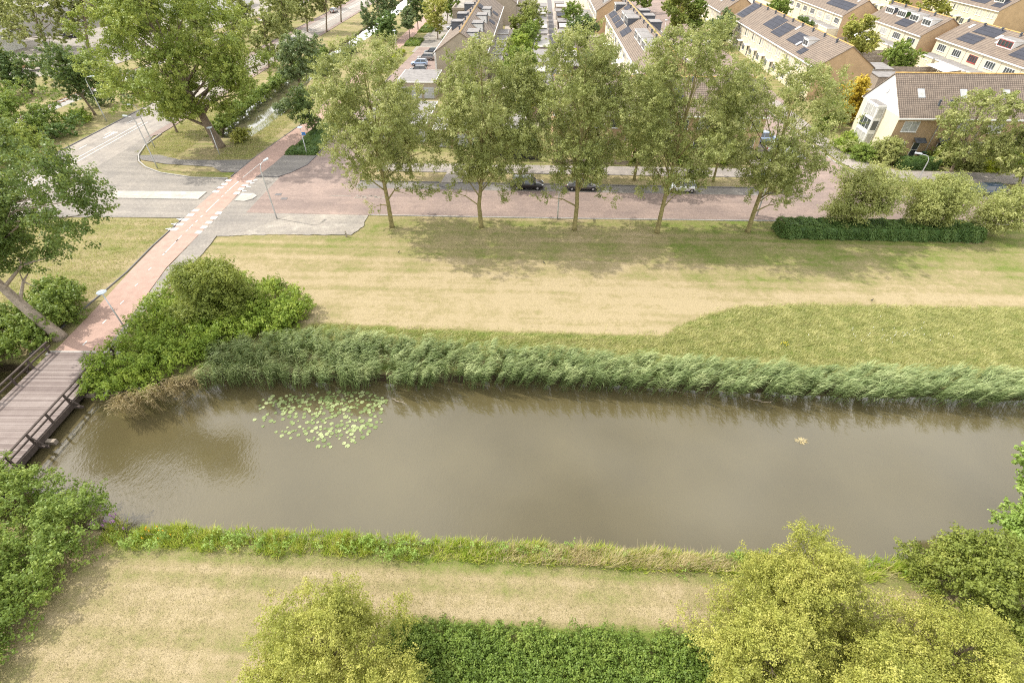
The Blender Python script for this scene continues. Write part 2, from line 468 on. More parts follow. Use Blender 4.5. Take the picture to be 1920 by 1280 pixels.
def turf_material():
    m, t, b = new_mat('turf')
    g = node(t, 'ShaderNodeAttribute', attribute_name='green').outputs['Fac']
    v = geoco(t)
    stripes = noise(t, 1.0, 4, geoco(t, (.035, .75, 1)), .6)
    big = noise(t, .28, 5, v, .6)
    mid = noise(t, 1.5, 5, v, .65)
    fine = noise(t, 9.0, 4, geoco(t, (1, 1.6, 1)), .7)
    mow = node(t, 'ShaderNodeTexWave', {'Vector': geoco(t, (.02, 1, 1)), 'Scale': .19, 'Distortion': 2.2, 'Detail': 3, 'Detail Scale': .8, 'Detail Roughness': .6}, bands_direction='Y').outputs['Fac']
    f = math_(t, 'ADD', g, math_(t, 'MULTIPLY', math_(t, 'SUBTRACT', stripes, .5), 1.2))
    f = math_(t, 'ADD', f, math_(t, 'MULTIPLY', math_(t, 'SUBTRACT', mow, .5), .12))
    f = math_(t, 'ADD', f, math_(t, 'MULTIPLY', math_(t, 'SUBTRACT', big, .5), 1.3))
    f = math_(t, 'ADD', f, math_(t, 'MULTIPLY', math_(t, 'SUBTRACT', mid, .5), 1.0))
    f = math_(t, 'ADD', f, math_(t, 'MULTIPLY', math_(t, 'SUBTRACT', fine, .5), .8), True)
    col = ramp(t, f, [(0.0, (.375, .308, .190)), (.22, (.315, .262, .146)), (.5, (.255, .232, .108)), (.75, (.195, .206, .070)), (1.0, (.140, .188, .040))])
    spk = ramp(t, noise(t, 26.0, 3, v, .7), [(.28, (.52, .52, .50)), (.74, (1.38, 1.36, 1.32))])
    col = mixc(t, 1.0, col, spk, 'MULTIPLY')
    # bare wet soil below the waterline lip
    sp = node(t, 'ShaderNodeSeparateXYZ', {'Vector': node(t, 'ShaderNodeNewGeometry').outputs['Position']})
    soil = node(t, 'ShaderNodeMapRange', {'Value': sp.outputs['Z'], 'From Min': -.08, 'From Max': -.35}).outputs[0]
    col = mixc(t, soil, col, (.05, .038, .022))
    t.links.new(col, b.inputs['Base Color'])
    b.inputs['Roughness'].default_value = .95
    b.inputs['Specular IOR Level'].default_value = .1
    h = math_(t, 'ADD', math_(t, 'MULTIPLY', noise(t, 20, 3, v, .7), .6), math_(t, 'MULTIPLY', fine, .6))
    bump(t, b, h, .9, .07)
    return m
M['turf'] = turf_material()
gm = np_mesh('ground', V, Fq, M['turf'], smooth=True)
at_ = gm.attributes.new('green', 'FLOAT', 'POINT')
at_.data.foreach_set('value', greenness(X, Y).ravel().astype(np.float32))
tag(link('ground', gm), 'mown sun-dried turf with greener strips beside the canal', 'ground', kind='structure')

# ------------------------------------------------------------------ water
def water_material(name, mud, ripple):
    m, t, b = new_mat(name)
    v = geoco(t)
    n = noise(t, .12, 4, v)
    col = ramp(t, n, [(.3, [x * .85 for x in mud]), (.7, [x * 1.12 for x in mud])])
    t.links.new(col, b.inputs['Base Color'])
    b.inputs['Roughness'].default_value = .05
    b.inputs['IOR'].default_value = 1.45
    b.inputs['Specular IOR Level'].default_value = .5
    b.inputs['Coat Weight'].default_value = .8
    b.inputs['Coat Roughness'].default_value = .05
    # fine wind ripples, strongest in the western bend, almost calm elsewhere
    sp = node(t, 'ShaderNodeSeparateXYZ', {'Vector': node(t, 'ShaderNodeNewGeometry').outputs['Position']})
    west = node(t, 'ShaderNodeMapRange', {'Value': math_(t, 'ADD', sp.outputs['X'], math_(t, 'MULTIPLY', noise(t, .16, 3, v), 14)), 'From Min': 6, 'From Max': -16, 'To Min': .10, 'To Max': .62}).outputs[0]
    dv = node(t, 'ShaderNodeVectorMath', {0: sp.inputs['Vector'].links[0].from_socket, 1: (-26.0, 17.0, -.8)}, operation='DISTANCE').outputs['Value']
    gust = node(t, 'ShaderNodeMapRange', {'Value': math_(t, 'ADD', dv, math_(t, 'MULTIPLY', noise(t, .5, 3, v), 3.0)), 'From Min': 6.5, 'From Max': 3.0, 'To Min': 0.0, 'To Max': .9}).outputs[0]
    west = math_(t, 'ADD', west, gust)
    h = math_(t, 'ADD', math_(t, 'MULTIPLY', noise(t, 1.0, 3, geoco(t, (5.5, 2.6, 1), (0, 0, .4)), .6), .8), math_(t, 'MULTIPLY', noise(t, 1.0, 2, geoco(t, (2.0, .9, 1), (0, 0, -.3)), .5), .6))
    bn = node(t, 'ShaderNodeBump', {'Height': h, 'Distance': .05, 'Strength': math_(t, 'MULTIPLY', west, ripple)})
    t.links.new(bn.outputs[0], b.inputs['Normal']); t.links.new(bn.outputs[0], b.inputs['Coat Normal'])
    return m
M['water'] = water_material('canal_water', (.092, .076, .036), .42)
M['ditchwater'] = water_material('ditch_water', (.10, .09, .055), .12)
def flat(name, pts, z, mat, kind='structure', label=None):
    me = bpy.data.meshes.new(name)
    me.from_pydata([(x, y, z) for x, y in pts], [], [tuple(range(len(pts)))])
    me.materials.append(mat); me.update()
    if me.polygons[0].normal.z < 0:
        me.flip_normals()
    return tag(link(name, me), label, kind=kind)
flat('canal_water', [(-85, 13.5), (62, 13.5), (62, 31), (-85, 31)], -.80, M['water'])
flat('ditch_water', [(-60, 84), (-46, 84), (-46, 300), (-62, 300)], -.52, M['ditchwater'])

# ------------------------------------------------------------------ roads, paths and kerbs (real ground coordinates, metres)
rr = random.Random(5)
def rough(pts, step=.8, amp=.06):
    out = []
    n = len(pts)
    for i in range(n):
        a, b = Vector(pts[i]), Vector(pts[(i + 1) % n])
        k = max(1, int((b - a).length / step))
        for j in range(k):
            p = a.lerp(b, j / k)
            if j: p = p + Vector((rr.uniform(-amp, amp), rr.uniform(-amp, amp)))
            out.append((p.x, p.y))
    return out
def arc(cx, cy, r, a0, a1, n=10):
    return [(cx + r * math.cos(math.radians(a0 + (a1 - a0) * i / n)), cy + r * math.sin(math.radians(a0 + (a1 - a0) * i / n))) for i in range(n + 1)]

Z1, Z2, Z3, Z4, Z5 = .012, .018, .024, .030, .036
# main road with the bell mouth of the side road
flat('main_road', [(-75.5, 20), (-65.5, 20), (-65.5, 300), (-75.5, 300)], Z1, M['asphalt'])
side = [(-65.6, 52.5)] + [(-61, 55.8), (-53, 56.1), (-43.7, 56.3), (-43.7, 68.2), (-49, 68.2)] + [(-54.7, 69.7), (-58.2, 71.6), (-60.6, 73.8), (-62.2, 76.3), (-63.6, 80.5), (-65.6, 88)]
flat('side_road', side, Z2, M['clinker'])
flat('cycle_path', [(-41.9, 30.6), (-37.6, 30.6), (-37.8, 33.5), (-38.5, 38.4), (-39.6, 45), (-39.75, 52.2), (-39.85, 58), (-40.1, 64.2), (-40.0, 69), (-39.4, 74), (-39.0, 83),
     (-38.6, 92.4), (-37.9, 130), (-36.5, 165), (-35.4, 230), (-39.0, 230), (-40.2, 165), (-41.2, 130), (-41.5, 92.3), (-43.3, 77), (-43.55, 69), (-43.7, 62), (-43.7, 56), (-43.55, 49.4), (-43.1, 44), (-42.4, 37.5)], Z4, M['redasphalt'])
flat('footway', rough([(-37.7, 30.6), (-36.6, 30.6), (-37.4, 37), (-37.2, 44), (-37.1, 48), (-37.5, 52.2), (-39.7, 52.2), (-39.5, 45), (-38.4, 38.4)], .8, .05), Z3, M['clinker'])
flat('crossing_apron', [(-39.9, 52.0), (-36.0, 52.0), (-30.0, 58.3), (-36.4, 58.3), (-36.6, 69.0), (-40.0, 69.0), (-40.0, 60)], Z2, M['clinker'])
flat('sandy_forecourt', rough([(-37.8, 52.0), (-31, 52.6), (-21.5, 52.9), (-20.6, 55.0), (-20.8, 58.3), (-34.8, 58.3)], .5, .12), Z1, M['sandypave'])
flat('street', [(-36.6, 58.0), (-20.7, 58.0), (-6.5, 58.3), (7, 58.4), (30.4, 58.8), (120, 59.2), (120, 66.0), (49, 66.0), (47.0, 70.0), (46.4, 75), (45, 90), (44, 110), (38.5, 110), (38.2, 90), (36.0, 70), (34.5, 66.6), (33, 65.9), (30, 65.9), (-23.0, 65.9), (-24.5, 68),
     (-25.5, 72), (-25.5, 100), (-23, 126), (-23, 156), (-32, 156), (-33.2, 126), (-34.0, 84), (-34.0, 76), (-34.3, 73.5), (-35.5, 70.8), (-36.6, 69.2)], Z3, M['redbrick'])
flat('corner_pavement', [(-40.0, 69.05), (-36.9, 69.05), (-35.6, 70.9), (-34.4, 73.6), (-34.1, 77.4), (-39.3, 77.4), (-39.4, 74)], Z3, M['clinker_dark'])
flat('link_path', rough([(-62.3, 76.4), (-58.8, 76.7), (-54.7, 74.9), (-48.3, 75.0), (-43.2, 75.4), (-43.4, 70.6), (-46, 70.6), (-48.2, 72.4), (-56, 73.2), (-60.5, 74.6)], .8, .05), Z3 + .003, M['clinker_dark'])
flat('footpath', [(-23, 71.9), (-11, 71.9), (31, 71.9), (36.2, 71.5), (37.9, 78), (37.4, 92), (33.5, 92), (33.2, 75.2), (-23, 75.0)], Z2, M['slabs'])
flat('parking_bay', [(-24.6, 65.9), (31.4, 65.9), (31.0, 68.1), (-24.6, 68.1)], Z4, M['clinker_dark'])
flat('east_footpath', [(50.2, 72.9), (53, 71.2), (120, 70.6), (120, 73.8), (54, 75.3), (51.0, 78.5), (49.5, 90), (48.9, 110), (45.6, 110), (46.2, 90), (47.0, 78.5), (48.2, 74.5)], Z4, M['slabs'])
flat('east_parking_bay', [(54, 66.0), (80, 66.0), (80, 68.9), (54, 68.9)], Z4, M['clinker_dark'])
flat('path_beside_verge', [(-10, 68.2), (-9.2, 71.9), (-12.6, 71.9), (-13.0, 68.2)], Z4, M['slabs'])
flat('residential_court', [(31, 108), (50, 108), (52, 260), (32, 260)], Z2, M['redbrick'])
flat('garden_paving', [(-10, 92), (19.5, 92), (19.5, 260), (-10, 260)], Z1, M['yard'])
flat('back_garden_paving', [(65, 92), (92, 100), (92, 260), (66, 260)], Z1, M['yard'])
flat('parking_court', [(-33, 150), (-22, 150), (-22, 260), (-34, 260)], Z2, M['sandypave'])
flat('industrial_yard', [(-210, 122), (-104, 122), (-92, 300), (-210, 300)], Z2, M['sandypave'])
flat('bike_lane', [(-65.6, 84), (-64.1, 86), (-64.6, 300), (-65.6, 300)], Z3, M['redbrick'])
flat('west_bike_lane', [(-75.6, 120), (-73.6, 120), (-73.6, 300), (-75.6, 300)], Z3, M['redbrick'])

def strip(name, pts, width, h, mat, z0=-.05, close=False):
    mb = MB(); P = [Vector(p) for p in pts]
    L_, R_ = [], []
    for i, p in enumerate(P):
        d = (P[min(i + 1, len(P) - 1)] - P[max(i - 1, 0)]).normalized(); n = Vector((-d.y, d.x)) * width / 2
        L_.append(p + n); R_.append(p - n)
    for i in range(len(P) - 1):
        a, b_, c, d = L_[i], L_[i + 1], R_[i + 1], R_[i]
        vs = [(q.x, q.y, z0) for q in (a, b_, c, d)] + [(q.x, q.y, h) for q in (a, b_, c, d)]
        mb.add(vs, [(4, 7, 6, 5), (0, 1, 5, 4), (2, 3, 7, 6)] + ([(3, 0, 4, 7)] if i == 0 else []) + ([(1, 2, 6, 5)] if i == len(P) - 2 else []))
    return tag(mb.build(name, mat), kind='structure')
strip('kerb', [(-43.9, 68.35), (-49, 68.35), (-54.7, 69.85), (-58.1, 71.8), (-60.5, 74.0), (-62.1, 76.5), (-63.5, 80.6), (-64.0, 86)], .18, .12, M['kerb'])
strip('kerb', [(-75.6, 20), (-75.6, 300)], .2, .12, M['kerbdark'])
strip('kerb', [(-43.8, 30.8), (-43.4, 44), (-43.8, 49.4), (-43.85, 56)], .12, .06, M['kerbdark'])
strip('kerb', [(-43.75, 69), (-43.55, 75), (-43.0, 80), (-41.7, 92.4), (-41.3, 130)], .12, .06, M['kerbdark'])
strip('kerb', [(-40.0, 69.1), (-36.9, 69.1), (-35.5, 70.8), (-34.2, 73.6), (-33.95, 78), (-33.9, 92), (-33.1, 126)], .16, .12, M['kerbdark'])
strip('kerb', [(-20.6, 58.1), (-6.5, 58.15), (7, 58.25), (30.4, 58.65), (120, 59.05)], .14, .05, M['kerb'])
strip('kerb', [(-25.2, 72), (-24.6, 68.2), (-13.2, 68.2), (-13.0, 67.0), (-11.9, 66.5), (-11.0, 67.3), (-10.7, 68.2), (31.1, 68.2), (31.5, 66.4), (34.2, 66.7), (35.8, 70.2), (38.0, 90), (38.3, 110)], .16, .12, M['kerbdark'])
strip('kerb', [(80, 69.0), (53.6, 69.0), (53.2, 66.2), (49.2, 66.2), (47.1, 70.1), (46.5, 75), (45.2, 90), (44.2, 110)], .16, .12, M['kerb'])
isl = MB(); isl.prism([(-57.4, 61.3)] + [(-57.9, 62.3)] + [(-57.2, 63.4), (-44.6, 63.7), (-44.6, 61.4)], -.05, .12, 'z')
tag(isl.build('traffic_island', M['island']), kind='structure')
isl = MB(); isl.prism([(-39.6, 61.2), (-38.2, 61.1), (-37.4, 61.8), (-37.2, 62.8), (-38.0, 63.5), (-39.6, 63.5)], -.05, .12, 'z')
tag(isl.build('traffic_island', M['island']), kind='structure')

# painted markings
pm = MB()
def mark(x0, x1, y0, y1, z=.045): pm.add([(x0, y0, z), (x1, y0, z), (x1, y1, z), (x0, y1, z)], [(0, 1, 2, 3)])
for xx in (-70.9, -69.9):
    mark(xx - .07, xx + .07, 20, 92, .026); mark(xx - .07, xx + .07, 128, 300, .026)
for k in range(14):
    yy = 60 + k * 6.2
    mark(-73.3, -73.15, yy, yy + 1.8, .026)
    mark(-67.7, -67.55, yy + 40, yy + 41.8, .026)
mark(-72.6, -72.2, 83.5, 86.0, .026); mark(-72.9, -71.9, 86, 86.6, .026)
tag(pm.build('road_markings', M['paint']), kind='structure')
pm = MB()
cxp = lambda y: lerp_poly(y, [(30, -39.8), (38, -40.4), (45, -41.3), (52, -41.65), (64, -41.9), (69, -41.8), (80, -41.2)])
for k in range(8):
    yy = 32.2 + k * 3.05
    c = float(cxp(yy)); mark(c - .06, c + .06, yy, yy + .55)
for a, b_ in ((47.8, 51.9), (57.9, 61.6), (64.4, 67.3), (68.6, 73.8)):
    n = 6
    for i in range(n):
        y0 = a + (b_ - a) * i / n; y1 = a + (b_ - a) * (i + 1) / n
        c0 = float(cxp(y0)); c1 = float(cxp(y1))
        pm.add([(c0 - .06, y0, .045), (c0 + .06, y0, .045), (c1 + .06, y1, .045), (c1 - .06, y1, .045)], [(0, 1, 2, 3)])
for yy in (52.8, 54.0, 55.2, 56.5, 62.3, 63.3, 64.0):
    c = float(cxp(yy)); mark(c - .06, c + .06, yy, yy + .5)
for yy in (53.0, 54.25, 55.5, 56.75, 58.0):
    mark(-43.75, -42.95, yy, yy + .62); mark(-40.4, -39.65, yy - .6, yy + .02)
for yy in (63.8, 65.1, 66.3, 67.5):
    mark(-43.85, -43.05, yy - .2, yy + .4); mark(-40.75, -39.95, yy - .5, yy + .1)
for yy in (53.1, 54.35, 55.6):       # give-way teeth
    pm.add([(-43.85, yy, .045), (-43.85, yy + .6, .045), (-44.6, yy + .3, .045)], [(0, 1, 2)])
for yy in (64.0, 65.4, 66.6, 67.6):
    pm.add([(-39.9, yy, .045), (-39.2, yy + .25, .045), (-39.9, yy + .5, .045)], [(0, 1, 2)])
tag(pm.build('cycle_path_markings', M['paint']), kind='structure')
pm = MB()
for k in range(60):
    xx = -24 + rr.random() * 4.5; yy = 62.6 + rr.random() * 1.0
    s_ = .12 + rr.random() * .35
    pm.add([(xx, yy, .034), (xx + s_, yy + .03, .034), (xx + s_ * .9, yy + .18, .034), (xx + .04, yy + .14, .034)], [(0, 1, 2, 3)])
mark(-27.5, -24.5, 63.3, 63.42, .034)
for k in range(9):
    mark(-6 + k * 6.0, -4.6 + k * 6.0, 65.85, 65.97, .038)
tag(pm.build('street_markings', M['sandypave']), kind='structure')
# ------------------------------------------------------------------ foliage
def unit(a): return a / np.maximum(np.linalg.norm(a, axis=1, keepdims=True), 1e-9)

def leaf_quads(pos, nrm, size, rng, aspect=.62, axis=None):
    n = len(pos)
    r = unit(rng.normal(size=(n, 3))) if axis is None else axis
    u = unit(r - nrm * np.sum(r * nrm, 1, keepdims=True)); v = np.cross(nrm, u)
    a = u * size[:, None] * .5; b = v * (size * aspect)[:, None] * .5
    fold = nrm * (size * .12)[:, None]
    V = np.stack([pos - a, pos - b + fold, pos + a, pos + b + fold], 1).reshape(-1, 3)
    return V, np.arange(4 * n).reshape(n, 4)

def crown_leaves(rng, clumps, n, leaf, per=40, spray=.45, up=.25, shell=.24, thin=1.3):
    """leaves gathered in tufts at the shoot ends; the tufts cover the outer part of every limb's clump with hollows between"""
    cl = np.asarray(clumps, float)
    ar = cl[:, 3] * cl[:, 4] + cl[:, 3] * cl[:, 5] + cl[:, 4] * cl[:, 5]
    k = max(1, n // per)
    idx = rng.choice(len(cl), k, p=ar / ar.sum())
    d = rng.normal(size=(k, 3)); d[:, 2] += up; d = unit(d)
    rad = np.clip(1 - np.abs(rng.normal(0, shell, k)) + rng.normal(0, .08, k), .15, 1.25)
    base = cl[idx, :3] + d * rad[:, None] * cl[idx, 3:6]
    dirs = unit(d + rng.normal(0, .45, (k, 3)) + np.array([0, 0, .15]))
    ctint = rng.random(len(cl)); tw = rng.random(k)
    ph = rng.random(3) * 6.28; q = 2.2 / max(.3, float(np.median(cl[:, 3])))
    gap = np.sin(base[:, 0] * q + ph[0]) * np.sin(base[:, 1] * q + ph[1]) * np.sin(base[:, 2] * q * 1.2 + ph[2])
    kp = rng.random(k) < np.clip(1.0 - thin * np.clip(gap - .12, 0, 1), .15, 1)
    base, dirs, d, idx, tw = base[kp], dirs[kp], d[kp], idx[kp], tw[kp]; k = len(base)
    size_k = rng.uniform(.55, 1.35, k)                                   # tufts of unequal size
    cnt = np.maximum(3, (per * size_k ** 2 * .95).astype(int))
    li = np.repeat(np.arange(k), cnt); m = len(li)
    tr = spray * size_k[li]
    along = rng.random(m) ** .8
    off = unit(rng.normal(size=(m, 3))) * (rng.random(m) ** .45)[:, None] * (tr * (1 - .45 * along))[:, None] * np.array([1, 1, .75])
    pos = base[li] + dirs[li] * ((along - .4) * tr * 2.2)[:, None] + off
    nrm = unit(d[li] * .35 + unit(off) * .55 + rng.normal(0, .42, (m, 3)) + np.array([0, 0, .4]))
    size = leaf * rng.uniform(.6, 1.4, m)
    V, F = leaf_quads(pos, nrm, size, rng)
    tint = np.clip(.28 * ctint[idx[li]] + .40 * tw[li] + .16 * rng.random(m) + .16 * along, 0, 1)
    return V, F, tint

def profile(shape, t):
    if shape == 'egg': return np.sin(np.pi * np.clip(t, 0, 1) ** .75) ** .62
    if shape == 'oval': return np.sqrt(np.clip(1 - (2 * t - 1) ** 2, 0, 1)) ** .8
    if shape == 'dome': return np.sqrt(np.clip(1 - t ** 2.2, 0, 1))
    if shape == 'cone': return np.clip(1 - t, .08, 1) ** .8
    if shape == 'vase': return np.clip(.35 + t * 1.1, 0, 1) * np.sqrt(np.clip(1 - np.clip((t - .62) / .42, 0, 1) ** 2, 0, 1))

def crown_clumps(rng, k, rx, ry, z0, z1, shape='egg', size=(.9, 1.7), off=(0, 0), flat_=.75):
    out = []
    ph = rng.random(6) * 6.28
    for i in range(k):
        t = (i + rng.random()) / k
        p = float(profile(shape, np.array(t)))
        a = rng.random() * 2 * math.pi + i * 2.4
        lob = 1 + .16 * math.sin(2 * a + ph[0] + 5 * t) + .13 * math.sin(3 * a + ph[1] - 7 * t) + .10 * math.sin(5 * a + ph[2] + 11 * t)
        r = p * (.30 + .74 * rng.random() ** .45) * lob
        s = rng.uniform(*size) * (.75 + .5 * p)
        r2x, r2y = max(0, rx * r - s * .6 * p), max(0, ry * r - s * .6 * p)
        lx = off[0] * t; ly = off[1] * t
        out.append((lx + math.cos(a) * r2x, ly + math.sin(a) * r2y, z0 + (z1 - z0) * t, s, s, s * flat_ * rng.uniform(.8, 1.2)))
    return out

def make_trunk(rng, h, r, clumps, limbs, mat, lean=(0, 0), forks=0, fork_z=None, off=(0, 0)):
    mb = MB()
    n = 6
    pts = []; rs = []
    for i in range(n + 1):
        t = i / n
        pts.append((lean[0] * t + off[0] * t + rng.normal(0, .05 * h / 15) * (t > 0), lean[1] * t + off[1] * t + rng.normal(0, .05 * h / 15) * (t > 0), h * t - (.15 if i == 0 else 0)))
        rs.append(r * (1.35 if i == 0 else 1.0) * (1 - .78 * t))
    pts.insert(1, (pts[0][0], pts[0][1], .35)); rs.insert(1, r * 1.05)
    mb.tube(pts, rs, 9)
    P = np.array(pts[1:])
    cl = sorted(clumps, key=lambda c: c[2])
    sel = [cl[int(i * (len(cl) - 1) / max(1, limbs - 1))] for i in range(limbs)]
    for c in sel:
        zc = c[2]
        zb = max(min(zc * .62, h * .85), h * .16)
        tb = zb / h
        b = Vector((float(np.interp(zb, P[:, 2], P[:, 0])), float(np.interp(zb, P[:, 2], P[:, 1])), zb))
        e = Vector(c[:3]); mid = b.lerp(e, .5) + Vector((0, 0, (e - b).length * .10))
        rb = r * (1 - .78 * tb) * rng.uniform(.34, .5)
        mb.tube([b, mid, e], [rb, rb * .62, rb * .2], 5, caps=False)
        for q in range(2):
            e2 = mid.lerp(e, .5) + Vector(rng.normal(0, .9, 3)) * (c[3] * .6)
            mb.tube([mid, e2], [rb * .45, rb * .12], 4, caps=False)
    return mb

def tree(name, label, cat, loc, h, rx, ry, z0, z1, leaf, mat, bark, n, k=60, seed=1, shape='egg', csize=(.9, 1.7), r=.25,
         limbs=16, group=None, off=(0, 0), lean=(0, 0), extra=(), spray=.45, trunk_h=None, per=40, shell=.24):
    rng = np.random.default_rng(seed)
    root = thing(name, label, cat, (loc[0], loc[1], 0), 0, group)
    cl = crown_clumps(rng, k, rx, ry, z0, z1 - csize[0] * .6, shape, csize, off) + list(extra)
    V, F, t = crown_leaves(rng, cl, n, leaf, per, spray, shell=shell)
    link('crown', np_mesh('crown', V, F, M[mat], t), root)
    make_trunk(rng, trunk_h or (z0 + (z1 - z0) * .82), r, cl, limbs, M[bark], lean, off=off).build('trunk', M[bark], root, smooth=True)
    return root

def measured(base, left, right, top, bottom, baseY=None, cx=None):
    """crown size and base of a tree from where its outline stands in the photograph, on the vertical plane through its base"""
    bx, by = base if baseY is None else (None, baseY)
    ym = (top + bottom) / 2
    l = AT(left, ym, by)[0]; rgt = AT(right, ym, by)[0]
    zt = AT((left + right) / 2, top, by)[2]; zb = AT((left + right) / 2, bottom, by)[2]
    return (l + rgt) / 2, (rgt - l) / 2, zb, zt

# five tall street trees along the near side of the street
SPEC = [
    ((735, 425), 577, 815, 72, 345, 'first of the five tall street trees, beside the red crossing', [(-4.2, .5, 4.6, 1.5, 1.2, .8), (-3.0, .8, 6.2, 1.6, 1.3, 1), (4.0, .2, 5.0, 1.6, 1.2, .8), (5.4, 0, 4.4, 1.1, 1, .6), (2.2, -.6, 5.6, 1.3, 1.2, .8), (-1.5, -.9, 3.0, .9, .8, .7)]),
    ((902, 425), 800, 1010, 72, 345, 'second of the five tall street trees, in front of the black hedge', [(-3.2, -.4, 4.6, 1.2, 1, .9), (-2.4, .3, 6.4, 1.3, 1.1, .9), (3.4, -.2, 5.5, 1.6, 1.2, .8), (4.4, .3, 6.2, 1.5, 1.2, .9), (3.2, -.8, 4.6, 1, .9, .6)]),
    ((1077, 430), 985, 1200, 52, 345, 'middle one of the five tall street trees, straight mossy trunk', [(-3.4, -.3, 4.2, 1.2, 1, .8), (-2, .5, 5.2, 1.2, 1.1, .8), (3.4, .1, 4.3, 1.5, 1.1, 1.0), (2.2, .3, 5.6, 1.3, 1.1, .9)]),
    ((1232, 435), 1165, 1420, 38, 350, 'fourth of the five tall street trees, beside the white parked car', [(-3.0, -.2, 5.4, 1.2, 1, .7), (1.6, .4, 4.9, .8, .8, .6), (-1.6, -.5, 6.6, 1.1, 1.1, .8)]),
    ((1402, 434), 1335, 1605, 122, 365, 'fifth of the five tall street trees, forked trunk by the lamp post', [(4.2, -.2, 4.4, 1.5, 1.1, .9), (5.2, .2, 5.6, 1.5, 1.2, .9), (2.8, .2, 3.6, 1.1, 1, .7), (3.4, .4, 6.6, 1.6, 1.2, .9)]),
]
for i, (bp, l, r_, t_, b_, lab, ex) in enumerate(SPEC):
    bx, by = G(*bp)
    cx, rx, zb, zt = measured((bx, by), l, r_, t_, b_)
    zb = max(zb, 4.6) + .9
    o = tree('street_tree', lab, 'tree', (bx, by), zt, rx * (1.02, 1.02, 1.06, 1.09, .96)[i], rx * .88, zb, zt, .175, 'leaf_street', 'mossbark', 90000, 84, 11 + i, 'oval', (.85, 1.6), .27, 22,
             'tall street trees along the lawn', off=(0, 0), extra=ex, lean=(0, 0), shell=.30, spray=.42, per=46)
    # crown leans towards its measured centre
    for c in o.children:
        if c.name.startswith('crown'):
            n_ = len(c.data.vertices); co = np.empty(n_ * 3, np.float32); c.data.vertices.foreach_get('co', co); co = co.reshape(-1, 3)
            co[:, 0] += (cx - bx) * np.clip((co[:, 2] - 3.5) / (zt * .45), 0, 1)
            c.data.vertices.foreach_set('co', co.ravel())
        else:
            for v in c.data.vertices: v.co.x += (cx - bx) * min(1, max(0, (v.co.z - 3.5) / (zt * .45)))

# smaller trees in the verge behind the parked cars: one built, then copied
vt = tree('verge_tree', 'verge tree behind the first tall street tree, trunk on the dry grass', 'tree', (-17.6, 70.5), 12.5, 3.6, 3.4, 4.0, 12.6, .22, 'leaf_street', 'mossbark', 26000, 44, 40, 'oval', (.9, 1.6), .18, 14, 'smaller trees in the verge behind the parked cars')
for (x, s, rt, lab) in ((-5.9, 1.0, 1.1, 'verge tree standing just before the black slatted fence'), (5.8, 1.12, 2.3, 'verge tree behind the dark grey parked car'),
                    (14.6, 1.15, 3.7, 'verge tree near the pink flowering shrub'), (25.8, .95, 4.9, 'small verge tree at the end of the parking bays')):
    copy_thing(vt, (x, 70.3, 0), rt, lab, s)

# large poplar by the ditch
bx, by = G(412, 275)
cx, rx, zb, zt = measured((bx, by), 158, 450, -75, 270)
tree('poplar', 'huge bushy poplar with a thick trunk beside the ditch', 'tree', (bx, by), zt, rx, rx * .85, 6.0, zt, .30, 'leaf_poplar', 'bark', 118000, 125, 77, 'oval', (1.1, 2.1), .72, 26,
     extra=[(-6, -1, 5.0, 1.5, 1.3, 1.2), (3.5, -.5, 5.4, 1.6, 1.5, 1), (4.2, 0, 6.2, 1.5, 1.4, 1.1), (-3, -1.6, 5.6, 1.6, 1.2, 1)], off=((cx - bx) * 1.0, 0), trunk_h=zt * .7, spray=.62, per=44)
bx, by = G(332, 248)
tree('young_tree', 'slim tree under the poplar at the bend of the main road', 'tree', (bx, by), 9, 2.6, 2.4, 2.6, 9.5, .26, 'leaf_poplar', 'bark', 9000, 24, 78, 'oval', (.7, 1.2), .17, 9)

# big leaning tree beside the bridge
bx, by = G(112, 632)
ex = []
rng0 = np.random.default_rng(3)
for (px, py, s_) in ((60, 330, 1.7), (110, 330, 1.5), (150, 345, 1.4), (40, 380, 1.8), (120, 400, 1.8), (170, 370, 1.3), (60, 440, 1.8), (130, 450, 1.3), (20, 300, 1.8), (90, 290, 1.2), (100, 480, .9), (20, 490, 1.5), (-40, 420, 2.0), (-60, 330, 2.2), (-20, 260, 1.8), (60, 500, .9), (185, 400, .8)):
    yy = by + rng0.uniform(-1.5, 2.0)
    p = AT(px, py, yy)
    ex.append((p[0] - bx, yy - by, p[2], s_, s_, s_ * .85))
tree('bankside_tree', 'large dark-leaved tree with a pale furrowed trunk at the bridge end', 'tree', (bx, by), 15, 4.5, 4.5, 9.0, 17, .20, 'leaf_bank', 'palebark', 100000, 26, 5, 'oval', (1.3, 2.2), .52, 20,
     extra=ex, off=(-3.5, 0), trunk_h=12.5)

# further trees, one row per tree: kind, base or Y, outline, colour ...
def outline_tree(name, label, base, left, right, top, bottom, leafm, n, leaf=.3, k=40, seed=1, shape='oval', cs=(.9, 1.5), r=.2, limbs=10, bark='bark', group=None, ground=False, ry=.9, zmin=None, spray=.45, shell=.24):
    bx, by = base if ground else G(*base)
    cx, rx, zb, zt = measured((bx, by), left, right, top, bottom)
    if zmin is not None: zb = max(zb, zmin)
    return tree(name, label, 'tree', (bx, by), zt, rx, rx * ry, zb, zt, leaf, leafm, bark, int(n * 1.35), k, seed, shape, cs, r, limbs, group, off=(cx - bx, 0), spray=spray, shell=shell, per=34)

